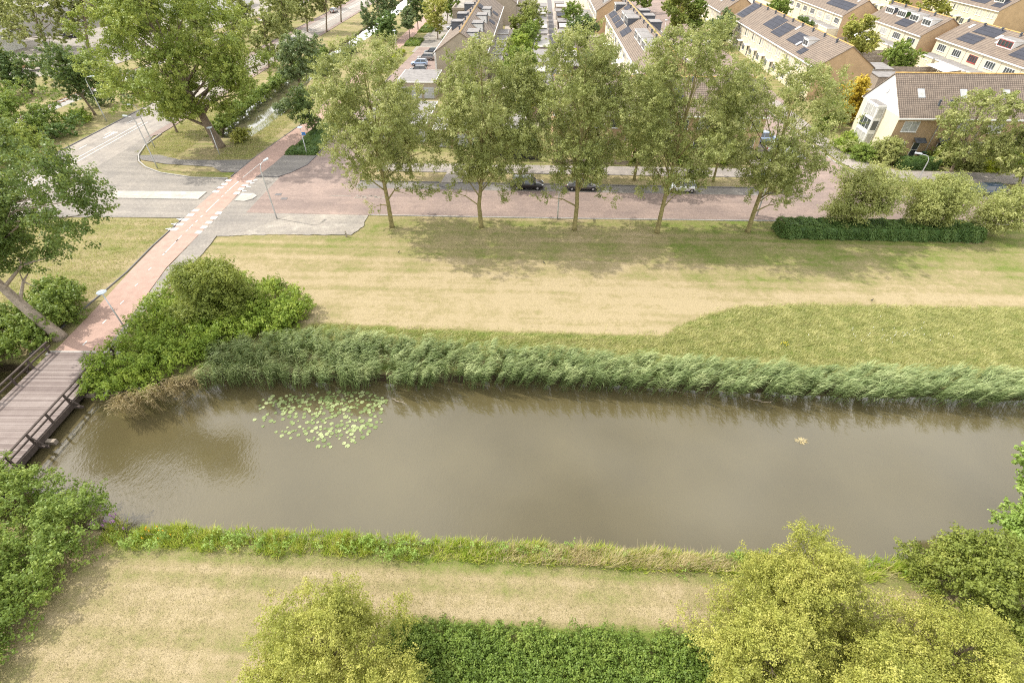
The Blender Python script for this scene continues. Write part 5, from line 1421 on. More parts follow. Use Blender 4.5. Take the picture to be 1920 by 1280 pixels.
def dormer(Hh, side, u, w, d, h, cols=3, front='white', cheek='white', roofm='flatroof', frame='white', glass='glass'):
    """flat-roofed dormer standing d metres in from the eave"""
    p = roof_pt(Hh, side, u, d); sl = Hh['sl']; dep = h / sl * .96
    ax = Hh['axis']
    sg = {'-x': 1, '+x': -1, '-y': 1, '+y': -1}[side]
    def W(f, l, z):     # f metres back from the dormer front, l along the ridge, z above the roof skin at the front
        return (p[0] + sg * f, p[1] + l, p[2] + z) if ax == 'y' else (p[0] + l, p[1] + sg * f, p[2] + z)
    mb = MB(); k = w / 2
    vs = [W(0, -k, -.12), W(0, k, -.12), W(0, k, h), W(0, -k, h), W(dep, k, h), W(dep, -k, h)]
    mb.add(vs, [(0, 1, 2, 3)], 0); mb.add([vs[1], vs[4], vs[2]], [(0, 1, 2)], 1); mb.add([vs[0], vs[3], vs[5]], [(0, 1, 2)], 1)
    o_ = .14
    v2 = [W(-o_, -k - o_, h), W(-o_, k + o_, h), W(dep, k + o_, h), W(dep, -k - o_, h)]
    v3 = [W(-o_, -k - o_, h + .16), W(-o_, k + o_, h + .16), W(dep, k + o_, h + .16), W(dep, -k - o_, h + .16)]
    mb.add(v2 + v3, [(0, 3, 2, 1), (0, 1, 5, 4), (1, 2, 6, 5), (2, 3, 7, 6), (3, 0, 4, 7)], 0)
    mb.add([W(-o_ + .08, -k - o_ + .08, h + .165), W(-o_ + .08, k + o_ - .08, h + .165), W(dep - .02, k + o_ - .08, h + .165), W(dep - .02, -k - o_ + .08, h + .165)], [(0, 1, 2, 3)], 2)
    dm = mb.build('dormer', [M[front], M[cheek], M[roofm]], Hh['root'])
    fm, pm_ = window_meshes(w - .3, h - .38, cols, 1, frame, glass, False)
    c = W(-.012, 0, h * .5 + .02)
    link('window', fm, dm, c, ROT[side])
    link('pane', pm_, dm, c, ROT[side])
    return dm
def extension(Hh, side, u0, u1, depth, h, wall='cream', name='extension', win=True, roof='flatroof'):
    r = Hh['root'].location; mb = MB()
    X0, X1 = (Hh['x0'] - depth, Hh['x0'] - .003) if side == '-x' else (Hh['x1'] + .003, Hh['x1'] + depth)
    mb.box(X0 - r.x, X1 - r.x, u0 - r.y, u1 - r.y, -.1, h, 0)
    mb.box(X0 - r.x - .12, X1 - r.x, u0 - r.y - .06, u1 - r.y + .06, h + .002, h + .26, 1)
    mb.box(X0 - r.x - .04, X1 - r.x - .01, u0 - r.y + .02, u1 - r.y - .02, h + .262, h + .28, 2)
    o = mb.build(name, [M[wall], M['white'], M[roof]], Hh['root'])
    if win:
        fm, pm_ = window_meshes((u1 - u0) * .55, 1.7, 3, 1, 'white', 'curtain', False)
        lx = (X0 if side == '-x' else X1) - r.x
        link('window', fm, o, (lx + (-.012 if side == '-x' else .012), (u0 + u1) / 2 - r.y, 1.25), ROT[side])
    return o
def awning(Hh, u0, u1, d0, d1, z0, z1):
    r = Hh['root'].location; x0, x1 = Hh['x0'] - d1 - r.x, Hh['x0'] - d0 - r.x
    mb = MB(); mb.add([(x0, u0 - r.y, z0), (x1, u0 - r.y, z1), (x1, u1 - r.y, z1), (x0, u1 - r.y, z0), (x0, u0 - r.y, z0 + .06), (x1, u0 - r.y, z1 + .06), (x1, u1 - r.y, z1 + .06), (x0, u1 - r.y, z0 + .06)],
        [(0, 3, 2, 1), (4, 5, 6, 7), (0, 1, 5, 4), (1, 2, 6, 5), (2, 3, 7, 6), (3, 0, 4, 7)])
    mb.build('awning', M['white'], Hh['root'])

# A: brown brick end house with the white gable
A = house_shell('end_house', 'brown brick house with a white gable and glazed bay on its end wall', 54.5, 112, 80.8, 91.6, 6.0, 10.5, 'x', 'brown', 'paleyellow', 'roof_x', gable_white=True)
ra = A['root'].location
# white gable top with a round vent
mb = MB(); mb.tube([(54.5 - ra.x - .06, 86.4 - ra.y, 8.2), (54.5 - ra.x - .001, 86.4 - ra.y, 8.2)], [.5, .5], 20); v_ = mb.build('round_vent', M['greyframe'], A['root'])
mb = MB(); mb.tube([(54.5 - ra.x - .09, 86.4 - ra.y, 8.2), (54.5 - ra.x - .002, 86.4 - ra.y, 8.2)], [.38, .38], 20); mb.build('vent_grille', M['white'], v_)
# two storey glazed bay
mb = MB(); bx0, bx1, by0, by1 = 53.3 - ra.x, 54.49 - ra.x, 84.9 - ra.y, 88.3 - ra.y
mb.box(bx0, bx1, by0, by1, -.1, 6.1, 0); mb.box(bx0 - .12, bx1, by0 - .12, by1 + .12, 6.102, 6.35, 0); mb.box(bx0 - .05, bx1, by0 - .05, by1 + .05, 6.352, 6.38, 1)
bay = mb.build('bay', [M['white'], M['flatroof']], A['root'])
for zc, gl_ in ((1.35, 'curtain'), (3.35, 'glass'), (5.2, 'curtain')):
    fm, pm_ = window_meshes(3.1, 1.6, 3, 1, 'white', gl_, False); link('window', fm, bay, (bx0 - .012, (by0 + by1) / 2, zc), ROT['-x']); link('pane', pm_, bay, (bx0 - .012, (by0 + by1) / 2, zc), ROT['-x'])
    fm, pm_ = window_meshes(1.0, 1.6, 1, 1, 'white', gl_, False); link('window', fm, bay, ((bx0 + bx1) / 2, by0 - .012, zc), ROT['-y']); link('pane', pm_, bay, ((bx0 + bx1) / 2, by0 - .012, zc), ROT['-y'])
for k in range(8):
    u = 54.5 + k * 6.2
    m_ = 1 if k % 2 == 0 else -1
    put_window(A['root'], '-y', u + 3.1 - m_ * .9, 80.8 - .003, 4.55, 2.3, 1.5, 2, 1, 'white', 'curtain')
    put_window(A['root'], '-y', u + 3.1 - m_ * 1.6, 80.8 - .003, 1.6, 2.2, 1.6, 2, 1, 'white', 'glass')
    d_ = put_window(A['root'], '-y', u + 3.1 + m_ * 1.3, 80.8 - .003, 1.12, 1.0, 2.2, 1, 2, 'white', 'glass', False, 'door')
    mb = MB(); xx = u + 3.1 + m_ * 1.3 - ra.x; yy = 80.8 - ra.y
    mb.add([(xx - .8, yy - .95, 2.45), (xx + .8, yy - .95, 2.45), (xx + .8, yy - .004, 2.95), (xx - .8, yy - .004, 2.95)], [(0, 1, 2, 3)])
    for q in (-.8, 0, .8): mb.tube([(xx + q, yy - .95, 2.47), (xx + q, yy - .02, 2.97)], [.03, .03], 5)
    mb.tube([(xx - .8, yy - .95, 2.47), (xx + .8, yy - .95, 2.47)], [.035, .035], 5); mb.tube([(xx - .8, yy - .95, 2.47), (xx - .8, yy - .02, 2.3)], [.03, .03], 5); mb.tube([(xx + .8, yy - .95, 2.47), (xx + .8, yy - .02, 2.3)], [.03, .03], 5)
    mb.build('porch_canopy', M['darkframe'], A['root'])
    skylight(A, '-y', u + 3.3, 2.2, 1.0, 1.1)
    chimney(A, '-y', u + 5.6, 1.3, .8, .2); chimney(A, '-y', u + 7.2, 1.3, .8, .2)
    mb = MB(); mb.tube([(u + 6.2 - ra.x, 80.74 - ra.y, 0), (u + 6.2 - ra.x, 80.74 - ra.y, 5.75)], [.05, .05], 6); mb.build('downpipe', M['greyframe'], A['root'])

# G: brown brick terrace behind the street trees
Gh = house_shell('street_terrace', 'brown brick terrace hidden behind the five tall street trees', 3.0, 35.2, 81.0, 91.6, 5.8, 9.6, 'x', 'brown', 'ochre', 'roof_x')
for k in range(6):
    u = 3.0 + k * 5.36
    put_window(Gh['root'], '-y', u + 1.6, 81.0 - .003, 4.4, 1.9, 1.4, 2, 1, 'white', 'curtain'); put_window(Gh['root'], '-y', u + 4.0, 81.0 - .003, 4.4, 1.2, 1.4, 1, 1, 'white', 'glass')
    put_window(Gh['root'], '-y', u + 1.6, 81.0 - .003, 1.6, 2.0, 1.6, 2, 1, 'white', 'glass')
    put_window(Gh['root'], '-y', u + 4.1, 81.0 - .003, 1.12, 1.0, 2.2, 1, 2, 'white', 'glass', False, 'door')
    if k % 2: roof_slab(Gh, '-y', u + 1, u + 3.6, 1.4, 3.8, 'solar_panel', 'solar')
    chimney(Gh, '-y', u + 5.0, 4.6)

# cream fronted terraces running away from the street
def cream_row(name, label, x0, y0, y1, pitch=5.6, side_style='pairs', depth=10.8, ridge=9.45, seed=1, solar=(), dormers=(), exts=(), skies=(), group='cream fronted terraces', front='cream', end='ochre'):
    Hh = house_shell(name, label, x0, x0 + depth, y0, y1, 6.0, ridge, 'y', front, end, 'roof_y', group=group)
    r = random.Random(seed); n = max(1, int(round((y1 - y0) / pitch))); p = (y1 - y0) / n
    root = Hh['root']; l = root.location
    for k in range(n):
        u = y0 + k * p
        if side_style == 'pairs':
            put_window(root, '-x', x0 - .003, u + p * .28, 4.55, .8, 1.5, 1, 1, 'white', 'curtain'); put_window(root, '-x', x0 - .003, u + p * .56, 4.55, .8, 1.5, 1, 1, 'white', r.choice(['glass', 'curtain']))
            for q in (.74, .86, .06):
                mb = MB(); mb.box(x0 - .05 - l.x, x0 - .003 - l.x, u + p * q - .07 - l.y, u + p * q + .07 - l.y, 2.9, 5.5); mb.build('slit_window', M['greyframe'], root)
            put_window(root, '-x', x0 - .003, u + p * .42, 1.5, 1.8, 1.5, 2, 1, 'white', 'glass')
            put_window(root, '-x', x0 - .003, u + p * .82, 1.12, .95, 2.2, 1, 2, 'white', 'glass', False, 'door')
            mb = MB(); mb.box(x0 - 1.0 - l.x, x0 - .004 - l.x, u + p * .62 - l.y, u + p * .99 - l.y, 2.45, 2.6); mb.build('porch_canopy', M['white'], root)
        else:
            fr_ = 'redframe' if (side_style == 'wide_red' and k == n // 2 + 1) else 'white'
            put_window(root, '-x', x0 - .003, u + p * .5, 4.35, p * .52, 1.35, 4, 1, fr_, r.choice(['glass', 'curtain', 'glass']))
            mb = MB(); mb.tube([(x0 - .06 - l.x, u + .05 - l.y, 0), (x0 - .06 - l.x, u + .05 - l.y, 5.7)], [.05, .05], 6); mb.build('downpipe', M['greyframe'], root)
        chimney(Hh, '-x', u + p * .93, Hh['hw'] - .7, .75)
    for (u0, u1, d0, d1) in solar: roof_slab(Hh, '-x', u0, u1, d0, d1, 'solar_panel', 'solar')
    for (u, w_, d, h, cols, cheek, frame) in dormers: dormer(Hh, '-x', u, w_, d, h, cols, 'white', cheek, 'flatroof', frame)
    for (u0, u1, dep, h) in exts: extension(Hh, '-x', u0, u1, dep, h)
    for (u, d) in skies: skylight(Hh, '-x', u, d)
    return Hh
B = cream_row('terrace_house', 'cream fronted terrace with an ochre gable and solar panels, nearest the golden conifer', 54.4, 110.6, 167.5, 5.6, 'pairs', seed=4,
              solar=((161, 166.5, .8, 4.9), (141, 148, 1.6, 4.6), (134.4, 140.4, 1.0, 4.0), (124.5, 131, 1.2, 3.6), (119.6, 122.0, .2, 1.6)), dormers=((122.5, 2.6, 1.8, 1.35, 2, 'white', 'white'),), skies=((133.5, 3.6), (125.4, 1.2)))
Cr = cream_row('terrace_house', 'cream fronted terrace farther back in line with the one by the golden conifer', 53.8, 176, 262, 5.6, 'pairs', seed=5, solar=((178, 183, 3.2, 4.8),), dormers=((186, 2.6, 2, 1.3, 2, 'white', 'white'),))
D1 = cream_row('terrace_house', 'cream terrace with four white dormers in a row on its roof', 92.0, 142.5, 168.5, 5.8, 'wide', seed=6, solar=((150.5, 156, .4, 2.2),),
               dormers=((163.5, 4.0, 2.2, 1.5, 4, 'zinc', 'white'), (157.6, 4.0, 2.2, 1.5, 4, 'leaf_hedge', 'white'), (151.8, 3.8, 2.2, 1.5, 3, 'white', 'white'), (146.0, 3.6, 2.0, 1.5, 3, 'white', 'white')), exts=((143, 148, 3.0, 2.7), (149, 154, 3.0, 2.7), (155, 160, 2.5, 2.7), (161, 167, 3, 2.7)))
D2 = cream_row('terrace_house', 'cream terrace with a red-framed dormer and white awnings behind the end house', 94.8, 96, 140.6, 5.6, 'wide_red', seed=7, solar=((128.0, 135.0, 3.0, 5.0), (129.5, 135.5, .6, 2.6), (112, 119, .8, 3.0)),
               dormers=((122.5, 4.4, 1.8, 1.5, 4, 'white', 'redframe'),), exts=((134.5, 140, 3.0, 2.7), (123, 133.5, 3.0, 2.7), (112, 122.4, 3.0, 2.7), (100, 111, 3, 2.7)), skies=((127.2, 3.0), (125.6, 2.2), (137.5, 3.6)))
awning(D2, 124, 131, 3.0, 6.4, 2.3, 2.75); awning(D2, 114.5, 120, 3.0, 6.0, 2.3, 2.75); awning(D1, 156, 160, 2.5, 5.5, 2.3, 2.7); awning(D1, 161.5, 165.5, 3, 5.5, 2.3, 2.7)
D4 = cream_row('terrace_house', 'cream terrace with solar roof stepped back behind the four dormers', 86.2, 170.5, 216, 5.6, 'wide', seed=8, solar=((172, 186, 1.2, 3.4),), exts=((171, 177, 3, 2.7), (178, 184, 3, 2.7), (186, 192, 3, 2.7)), skies=((174, 4.2),))
awning(D4, 178, 183, 3, 6, 2.3, 2.7)
D3 = cream_row('terrace_house', 'far cream terrace with a white dormer and ochre gable at the top corner', 135.6, 180.5, 226, 5.6, 'pairs', seed=9, solar=((189, 196, .8, 3.0), (198, 206, 1.5, 4), (182, 186, .6, 3)), dormers=((185.5, 4.2, 2.0, 1.5, 4, 'zinc', 'white'),))
D5 = cream_row('terrace_house', 'farthest cream terrace at the top edge between solar roofs', 122.0, 213, 252, 5.6, 'pairs', seed=10)
# E: white dormered terrace
E_ = cream_row('terrace_house', 'terrace with grouped white dormers and a lichen-orange ridge beside the residential court', 19.7, 103, 168.5, 5.6, 'wide', seed=11, front='paleyellow', end='ochre', group='lichen ridged terraces',
    solar=((160.5, 167, .3, 1.9), (153, 159.5, .3, 1.9), (146.5, 152, .3, 1.9), (135.5, 141.5, .3, 2.3), (157.5, 162.5, 3.6, 5.0)),
    dormers=((166.0, 3.4, 1.8, 1.8, 2, 'zinc', 'white'), (151.0, 4.4, 2.0, 1.7, 3, 'white', 'white'), (144.0, 4.6, 2.0, 1.8, 3, 'zinc', 'darkframe'), (127.5, 3.8, 2.0, 1.6, 2, 'white', 'white'), (122.5, 3.8, 2.0, 1.6, 2, 'white', 'white'), (117.0, 4.0, 2.0, 1.6, 2, 'white', 'white')))
for u in (160, 152, 143): dormer(E_, '+x', u, 4.0, .8, 1.8, 2, 'zinc', 'zinc', 'flatroof', 'white')
for u0 in (132, 140, 148, 156): extension(E_, '+x', u0, u0 + 5, 2.6, 2.9, 'greybrick', win=False)
E2 = cream_row('terrace_house', 'farther lichen-ridged terrace with an ochre gable in the next garden block', 17.6, 176, 240, 5.6, 'wide', seed=12, front='paleyellow', end='ochre', group='lichen ridged terraces', dormers=((180, 3.6, 2, 1.6, 2, 'white', 'darkframe'), (190, 3.6, 2, 1.6, 2, 'zinc', 'white')))
for u0 in (178, 186, 194): extension(E2, '-x', u0, u0 + 6, 3.2, 2.8, 'paleyellow')
awning(E2, 179, 183, 3.2, 7.5, 2.2, 2.7); awning(E2, 187, 191, 3.2, 7.5, 2.2, 2.7); awning(E_, 104, 108, 0, 3, 2.3, 2.7)
for u in (128, 137, 146): awning(E_, u, u + 4, .02, 2.4, 2.3, 2.75)
# F: left terrace
F_ = cream_row('terrace_house', 'grey-brown terrace with dark dormers and an orange lichen ridge beside the parking court', -21.4, 121, 184, 5.6, 'wide', seed=13, front='greybrick', end='greybrick', group='lichen ridged terraces',
    solar=((0, .01, 0, .01),)[:0])
for (u, ck) in ((166, 'zinc'), (150, 'zinc'), (139, 'zinc')): dormer(F_, '-x', u, 3.4, 1.4, 1.8, 2, 'zinc', ck, 'flatroof', 'darkframe')
for (u, dd_, w_) in ((158, 1.6, 4.4), (147.5, 1.8, 4.0), (136.5, 1.8, 4.0), (126, 1.8, 4.2)): dormer(F_, '+x', u, w_, dd_, 1.7, 2, 'zinc', 'white', 'flatroof', 'darkframe')
for u0 in (155.5, 158.2): roof_slab(F_, '+x', u0, u0 + 2.2, 3.6, 4.8, 'solar_panel', 'solar', .5, .05)
for (u0, u1) in ((150, 153.5), (163, 166.5)): roof_slab(F_, '+x', u0, u1, .2, 1.6, 'solar_panel', 'solar')
for u0 in (132, 138, 144): extension(F_, '-x', u0, u0 + 3.6, 2.4, 2.9, 'white', win=False)
for u0 in (126, 134, 142, 150, 158): extension(F_, '+x', u0, u0 + 5.4, 3.0, 2.9, 'greybrick')
mb = MB(); fr = F_['root'].location
mb.box(-24.4 - fr.x, -19.5 - fr.x, 171 - fr.y, 180 - fr.y, -.1, 6.6, 0); mb.box(-24.5 - fr.x, -24.2 - fr.x, 170.9 - fr.y, 180.1 - fr.y, 6.602, 7.2, 0); mb.box(-24.19 - fr.x, -19.4 - fr.x, 170.9 - fr.y, 171.2 - fr.y, 6.602, 7.2, 0); mb.box(-24.19 - fr.x, -19.5 - fr.x, 171.21 - fr.y, 180 - fr.y, 6.602, 6.64, 1)
mb.build('roof_terrace', [M['greybrick'], M['sandypave']], F_['root'])
F2 = cream_row('terrace_house', 'grey-brown terrace beyond the roof terrace at the top edge', -17.5, 190, 250, 5.6, 'wide', seed=14, front='greybrick', end='greybrick', group='lichen ridged terraces')
for (u0, u1) in ((191, 196), (198, 204)): roof_slab(F2, '+x', u0, u1, 1.0, 3.2, 'solar_panel', 'solar')

# garages and grey yard building
def flat_block(name, label, cat, x0, x1, y0, y1, h, wall, roof='flatroof', trim='white', doors=0, side='-y'):
    root = thing(name, label, cat, ((x0 + x1) / 2, (y0 + y1) / 2, 0)); a, b = (x1 - x0) / 2, (y1 - y0) / 2
    MB().box(-a, a, -b, b, -.1, h).build('wall', M[wall], root)
    mb = MB(); mb.box(-a - .12, a + .12, -b - .12, b + .12, h + .002, h + .22, 0); mb.box(-a, a, -b, b, h + .222, h + .24, 1); mb.build('roof', [M[trim], M[roof]], root)
    for k in range(doors):
        u = -a + (k + .5) * 2 * a / doors
        mb = MB(); ww = min(2.3, 2 * a / doors * .8) / 2
        for q in range(5): mb.box(u - ww, u + ww, -b - .05, -b - .004, .05 + q * .42, .45 + q * .42)
        mb.build('door', M['greyframe'], root)
    return root
flat_block('garage_block', 'flat dark roofed garage block in front of the light blue hatchback', 'garage', -27.6, -20.0, 108.5, 118, 2.9, 'greybrick', doors=3)
flat_block('garage_block', 'low white edged garage behind the black slatted fence', 'garage', -16, -1.5, 82, 89, 2.7, 'brown', doors=5)
flat_block('garage_block', 'long flat garage between first and second street trees', 'garage', -28, -17.5, 84, 96, 2.8, 'greybrick', doors=4)
flat_block('yard_building', 'grey industrial shed behind the yard trees', 'industrial building', -175, -145, 168, 200, 6.5, 'concrete', 'flatroof', 'zinc', doors=6)
flat_block('yard_building', 'white industrial shed at the top corner of the yard', 'industrial building', -136, -112, 205, 232, 6.0, 'white', 'flatroof', 'zinc', doors=5)
flat_block('yard_building', 'small white office at the picture edge of the yard', 'industrial building', -165, -140, 140, 152, 4.0, 'white', 'flatroof', 'zinc', doors=4)

# garden sheds along the alley between the terraces: a few kinds, each placed by hand
def shed(label, x, y, w_, d_, h, wall='wood', roof='flatroof', rot=0.0, group='garden sheds along the alley'):
    root = thing('garden_shed', label, 'shed', (x, y, 0), rot, group); a, b = w_ / 2, d_ / 2
    MB().box(-a, a, -b, b, -.1, h).build('wall', M[wall], root)
    mb = MB(); mb.add([(-a - .2, -b - .2, h + .003), (a + .2, -b - .2, h + .003), (a + .2, b + .2, h + .2), (-a - .2, b + .2, h + .2), (-a - .2, -b - .2, h + .12), (a + .2, -b - .2, h + .12), (a + .2, b + .2, h + .32), (-a - .2, b + .2, h + .32)],
        [(0, 3, 2, 1), (4, 5, 6, 7), (0, 1, 5, 4), (1, 2, 6, 5), (2, 3, 7, 6), (3, 0, 4, 7)]); mb.build('roof', M[roof], root)
    mb = MB(); mb.box(-.4, .4, -b - .05, -b - .004, 0, 1.9); mb.build('door', M['darkwood'], root)
    return root
ws = ['wood', 'greybrick', 'concrete', 'darkwood', 'wood', 'concrete']
ord_ = ['first', 'second', 'third', 'fourth', 'fifth', 'sixth', 'seventh', 'eighth', 'ninth', 'tenth', 'eleventh', 'twelfth', 'thirteenth', 'fourteenth', 'fifteenth', 'sixteenth']
rs_ = random.Random(21)
for i in range(15):
    shed('flat roofed shed on the left terrace side of the alley, %s from the street' % ord_[i], 1.2 + rs_.uniform(-.2, .2), 98 + i * 8.2, 3.6, rs_.uniform(4.5, 6.8), rs_.uniform(2.3, 2.6), ws[i % 6], 'flatroof' if i % 3 else 'concrete')
for i in range(12):
    shed('flat roofed shed on the dormered terrace side of the alley, %s from the street' % ord_[i], 8.2 + rs_.uniform(-.3, .3), 118 + i * 9.4, 3.2, rs_.uniform(3.5, 5.5), rs_.uniform(2.2, 2.6), ws[(i + 2) % 6], 'flatroof' if i % 2 else 'solar' if i % 4 == 0 else 'concrete')
for i, (x, y, w_, d_, wl) in enumerate(((74, 128, 8.5, 5.0, 'concrete'), (76, 120.5, 8, 3.2, 'wood'), (72, 137, 5, 4, 'greybrick'), (70, 150, 5, 4.5, 'wood'), (71, 160, 5, 4, 'wood'), (77, 112, 7, 3.4, 'darkwood'))):
    shed(['long pale roofed shed behind the golden conifer', 'low wooden shed between the pale roofed shed and the lime hedge', 'brick shed behind the solar terrace, before the round garden tree', 'wooden shed in the second garden behind the solar terrace', 'wooden shed in the third garden behind the solar terrace', 'dark timber shed right behind the white gable house'][i], x, y, w_, d_, 2.4, wl, 'flatroof', 0, 'garden sheds behind the end house')
strip('alley', [(4.6, 92), (4.9, 260)], 1.7, .03, M['kerbdark'])

def fence(label, p0, p1, h, mat, boards=6, group=None, name='garden_fence', gap=.03, step=2.0):
    p0, p1 = Vector(p0), Vector(p1); L_ = (p1 - p0).length
    root = thing(name, label, 'fence', (p0.x, p0.y, 0), math.atan2(p1.y - p0.y, p1.x - p0.x), group)
    mb = MB(); bh = h / boards
    for q in range(boards): mb.box(0, L_, -.02, .02, .05 + q * bh, .05 + (q + 1) * bh - gap)
    mb.build('slat_panel', M[mat], root)
    n = min(12, max(2, int(L_ / step) + 1))
    for k in range(n):
        x = L_ * k / (n - 1); MB().box(x - .05, x + .05, .022, .12, -.1, h + .08).build('post', M[mat], root)
    return root
fence('black slatted fence behind the parked black car', (-5.0, 77.0), (1.2, 77.0), 2.2, 'blackwood', 9)
fence('pale timber frame fence at the dark grey car', (3.0, 75.6), (14.5, 75.6), .7, 'wood', 3)
fence('dark slatted fence beside the white gable', (58.5, 97.5), (66, 99.5), 2.0, 'darkwood', 8)
fence('brown board fence below the round garden tree', (-8, 108.5), (3.0, 108.5), 1.9, 'darkwood', 7)
fence('pale slatted fence with white posts near the alley end', (-7, 101), (3, 101), 1.8, 'wood', 5, gap=.12)
for i, yy in enumerate((119, 128, 137, 146, 155, 164)):
    fence(['brown garden fence across the left gardens, first from the street', 'brown garden fence behind the round garden trees', 'brown garden fence at the middle of the left gardens', 'brown garden fence, fourth of the left gardens', 'brown garden fence, fifth of the left gardens', 'brown garden fence, farthest of the left gardens'][i], (-7.2, yy), (-.7, yy), 1.8, 'darkwood', 6, 'fences across the left gardens')
for i, yy in enumerate((117, 126, 135, 144, 153, 162)):
    fence(['weathered fence across the dormered terrace gardens, first from the street', 'weathered fence, second of the dormered terrace gardens', 'weathered fence in front of the glazed awnings', 'weathered fence, fourth of the dormered terrace gardens', 'weathered fence, fifth of the dormered terrace gardens', 'weathered fence, farthest of the dormered terrace gardens'][i], (10.0, yy), (19.3, yy), 1.8, 'wood', 6, 'fences across the dormered terrace gardens')
for i, yy in enumerate((113, 122, 131, 140.5, 148, 156, 164)):
    fence(['weathered fence behind the white awning garden', 'weathered fence beside the lime hedge', 'weathered fence at the awnings of the red dormer terrace', 'weathered fence between the two cream terraces', 'weathered fence below the four dormers', 'weathered fence, second below the four dormers', 'weathered fence at the far end of the four dormers'][i], (78, yy), (91.5, yy), 1.8, 'wood', 6, 'fences behind the cream terraces')

# garden trees and shrubs
def gtree(label, x, y, rx, z1, mat, n, seed, z0=1.0, leaf=.3, shape='oval', name='garden_tree', k=26, cs=(.8, 1.4)):
    return tree(name, label, 'tree', (x, y), z1, rx, rx, z0, z1, leaf, mat, 'bark', int(n * 1.7), k, seed, shape, cs, .15, 7, spray=.38, per=34)
gtree('dense round green tree in the garden nearest the alley fence', -3.2, 116, 3.9, 7.6, 'leaf_mid', 15000, 901)
gtree('second round green tree behind the dense one, left of the alley', -3.6, 127, 3.9, 8.2, 'leaf_bramble', 15000, 902)
gtree('yellowish bush at the foot of the round garden trees', 0.0, 113.5, 1.4, 3.6, 'leaf_lime', 4000, 903, .3)
gtree('garden tree on the left side of the alley at mid length', -2.5, 150, 4.4, 7.0, 'leaf_mid', 11000, 904)
gtree('garden tree on the left side of the alley, farther up', -3.0, 168, 4.6, 7.4, 'leaf_hawthorn', 11000, 905)
gtree('pale garden tree left of the alley near the top edge', -2.0, 190, 4.5, 7.0, 'leaf_street', 9000, 906)
gtree('dark round tree right of the alley before the white awnings', 12.5, 159, 3.6, 7.6, 'leaf_dark', 10000, 907)
gtree('garden tree right of the alley near the top edge', 11.5, 186, 4.0, 7.0, 'leaf_mid', 8000, 908)
gtree('lime coloured low shrub right of the alley', 9.5, 141, 2.2, 2.6, 'leaf_lime', 4000, 909, .2)
gtree('grey-green shrub right of the alley above the tall street trees', 11.5, 128, 3.0, 4.6, 'leaf_bluish', 7000, 910, .4)
gtree('pale shrub between tall street trees in the alley gardens', 8.2, 109, 2.4, 5.0, 'leaf_yellow', 6000, 911, .4)
gtree('tree in the corner garden behind the second street tree', -1.0, 97, 3.2, 7.5, 'leaf_hawthorn', 9000, 912)
gtree('golden yellow conifer beside the white gable house', 56.0, 97.2, 2.7, 7.4, 'leaf_golden', 14000, 913, .3, .26, 'egg', 'golden_conifer', 34, (.7, 1.2))
gtree('green bush in front of the golden conifer', 51.2, 93.4, 2.4, 4.6, 'leaf_mid', 7000, 914, .3)
gtree('big pale tree between the solar terrace and the four dormers', 79, 146, 4.6, 9.5, 'leaf_yellow', 15000, 915, 1.5, .34)
gtree('round garden tree beneath the four dormers', 84.5, 135, 3.4, 6.0, 'leaf_mid', 10000, 916)
gtree('dark garden tree behind the solar terrace top', 73, 165, 3.4, 6.5, 'leaf_dark', 8000, 917)
gtree('pale shrub mass beside the dark slatted fence', 69.5, 105, 3.6, 4.6, 'leaf_bluish', 9000, 918, .3)
gtree('tree in front of the far cream terrace at the top corner', 126, 196, 4.2, 8.5, 'leaf_yellow', 8000, 919, 1.2, .4)
gtree('second tree in front of the far cream terrace', 118, 200, 4.0, 7.6, 'leaf_yellow', 8000, 920, 1.2, .4)
gtree('tree at the ochre gable of the far corner terrace', 150, 176, 3.5, 6.0, 'leaf_mid', 6000, 921, .5, .4)
gtree('garden tree beside the solar roof at the top edge', 78, 196, 4.2, 7.0, 'leaf_mid', 8000, 922, 1, .4)
gtree('round bright tree in the residential court', 41.6, 176, 5.2, 10.5, 'leaf_hawthorn', 16000, 923, 2.4, .36)
gtree('second round tree in the residential court beside the first', 47.0, 178, 4.2, 9.0, 'leaf_mid', 10000, 924, 1.6, .36)
gtree('darker court tree in front of the cream terrace', 50.2, 160, 3.8, 8.2, 'leaf_bluish', 10000, 925, 1.2, .34)
gtree('yellowish court tree at the top edge', 46.5, 200, 4.4, 9.0, 'leaf_yellow', 8000, 926, 1.6, .4)
gtree('court tree at the top edge behind the parked cars', 37.5, 216, 4.4, 9.5, 'leaf_mid', 8000, 927, 1.6, .4)
gtree('weeping pale shrub before the brown end house corner', 53.4, 78.4, 2.4, 3.6, 'leaf_locust', 9000, 928, .2, .2, 'dome')
gtree('green side street bush along the end house gable', 49.8, 83.5, 2.0, 2.4, 'leaf_bramble', 7000, 929, .2, .2, 'dome')
gtree('green side street bush next to the weeping shrub', 51.0, 79.6, 1.7, 2.0, 'leaf_mid', 5000, 930, .2, .2, 'dome')
gtree('leafy shrub in front of the end house porch', 62.4, 78.0, 2.0, 3.4, 'leaf_hawthorn', 8000, 931, .2, .2, 'dome')
gtree('dark green mounded shrub under the leaning footpath tree', 70.2, 77.4, 2.1, 2.6, 'leaf_mid', 8000, 932, .2, .2, 'dome')
gtree('pale flowering mound beside the dark green shrub', 65.8, 76.6, 1.3, 1.2, 'leaf_locust', 4000, 933, .1, .16, 'dome')
gtree('small yellow mound beside the pale flowering one', 68.2, 76.0, .8, 1.1, 'leaf_lime', 2500, 934, .1, .16, 'dome')
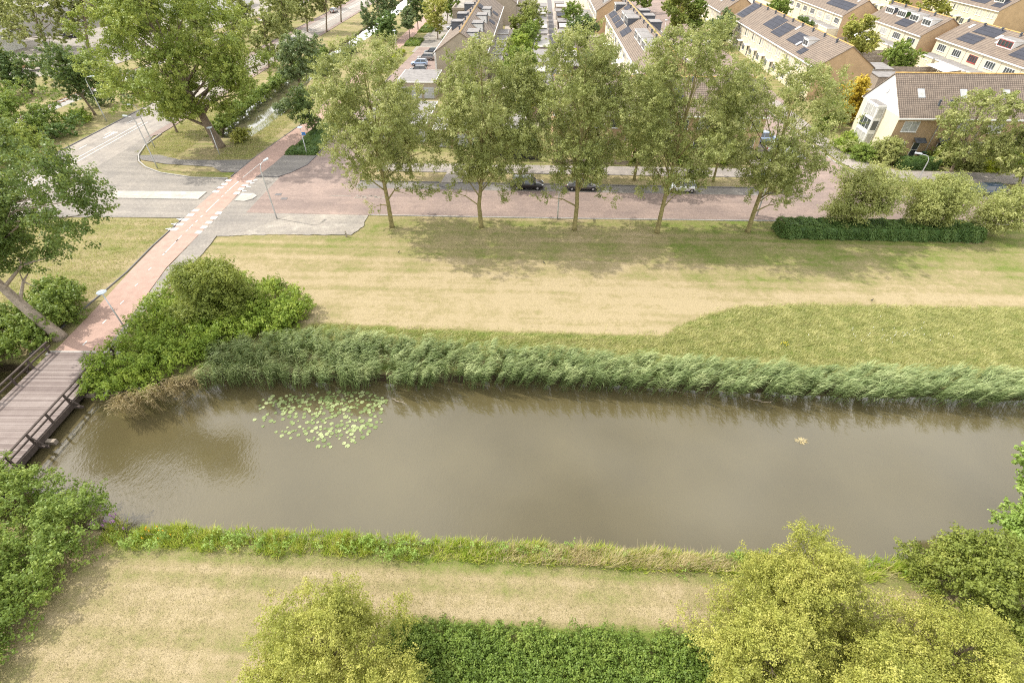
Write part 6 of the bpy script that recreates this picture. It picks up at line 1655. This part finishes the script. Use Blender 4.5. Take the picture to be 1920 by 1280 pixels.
gtree('yellow-green shrub at the end of the front gardens', 74.6, 77.2, 1.9, 1.6, 'leaf_lime', 5000, 935, .1, .2, 'dome')
gtree('pink flowering shrub in the terrace front garden', 15.6, 77.4, 1.8, 2.8, 'leaf_hawthorn', 6000, 936, .2, .2, 'dome')
gtree('dark shrub beside the terrace front door', 9.0, 78.0, 1.8, 2.6, 'leaf_dark', 6000, 937, .2, .2, 'dome')
gtree('green front garden shrub below the fourth street tree', 22.5, 77.6, 2.0, 2.6, 'leaf_mid', 6000, 938, .2, .2, 'dome')
gtree('front garden shrub with small yellow flowers', 29.0, 77.4, 1.9, 2.4, 'leaf_bramble', 6000, 939, .2, .2, 'dome')
gtree('clipped pale dome shrub over the black fence', -1.2, 79.6, 2.0, 3.2, 'leaf_bluish', 7000, 940, .2, .2, 'dome')
gtree('small dark pointed shrub at the end of the parking court', -24.5, 157, .8, 2.6, 'leaf_dark', 2500, 941, .1, .22, 'cone')
rb = np.random.default_rng(4)
flowers('flower_clump', 'pink blossom heads on the terrace front shrub', 'flowers', [(15.6 + rb.normal(0, .9), 77.0 + rb.normal(0, .7)) for _ in range(50)], 'flower_pink', .09, (1.2, 2.9), 5)
def bin_(label, x, y, mat):
    r = thing('wheelie_bin', label, 'bin', (x, y, 0)); mb = MB()
    mb.add([(-.24, -.26, .05), (.24, -.26, .05), (.24, .26, .05), (-.24, .26, .05), (-.3, -.36, 1.0), (.3, -.36, 1.0), (.3, .34, 1.0), (-.3, .34, 1.0)], [(3, 2, 1, 0), (4, 5, 6, 7), (0, 1, 5, 4), (1, 2, 6, 5), (2, 3, 7, 6), (3, 0, 4, 7)])
    mb.build('bin_body', M[mat], r); mb = MB(); mb.box(-.32, .32, -.4, .36, 1.003, 1.08); mb.build('lid', M[mat], r)
    for s in (-.25, .25): MB().tube([(s - .04, .3, .12), (s + .04, .3, .12)], [.12, .12], 10).build('wheel', M['rubber'], r)
bin_('green wheelie bin beside the end house porch', 60.3, 80.0, 'green_bin')
bin_('black wheelie bin next to the green one at the porch', 59.6, 79.7, 'black')
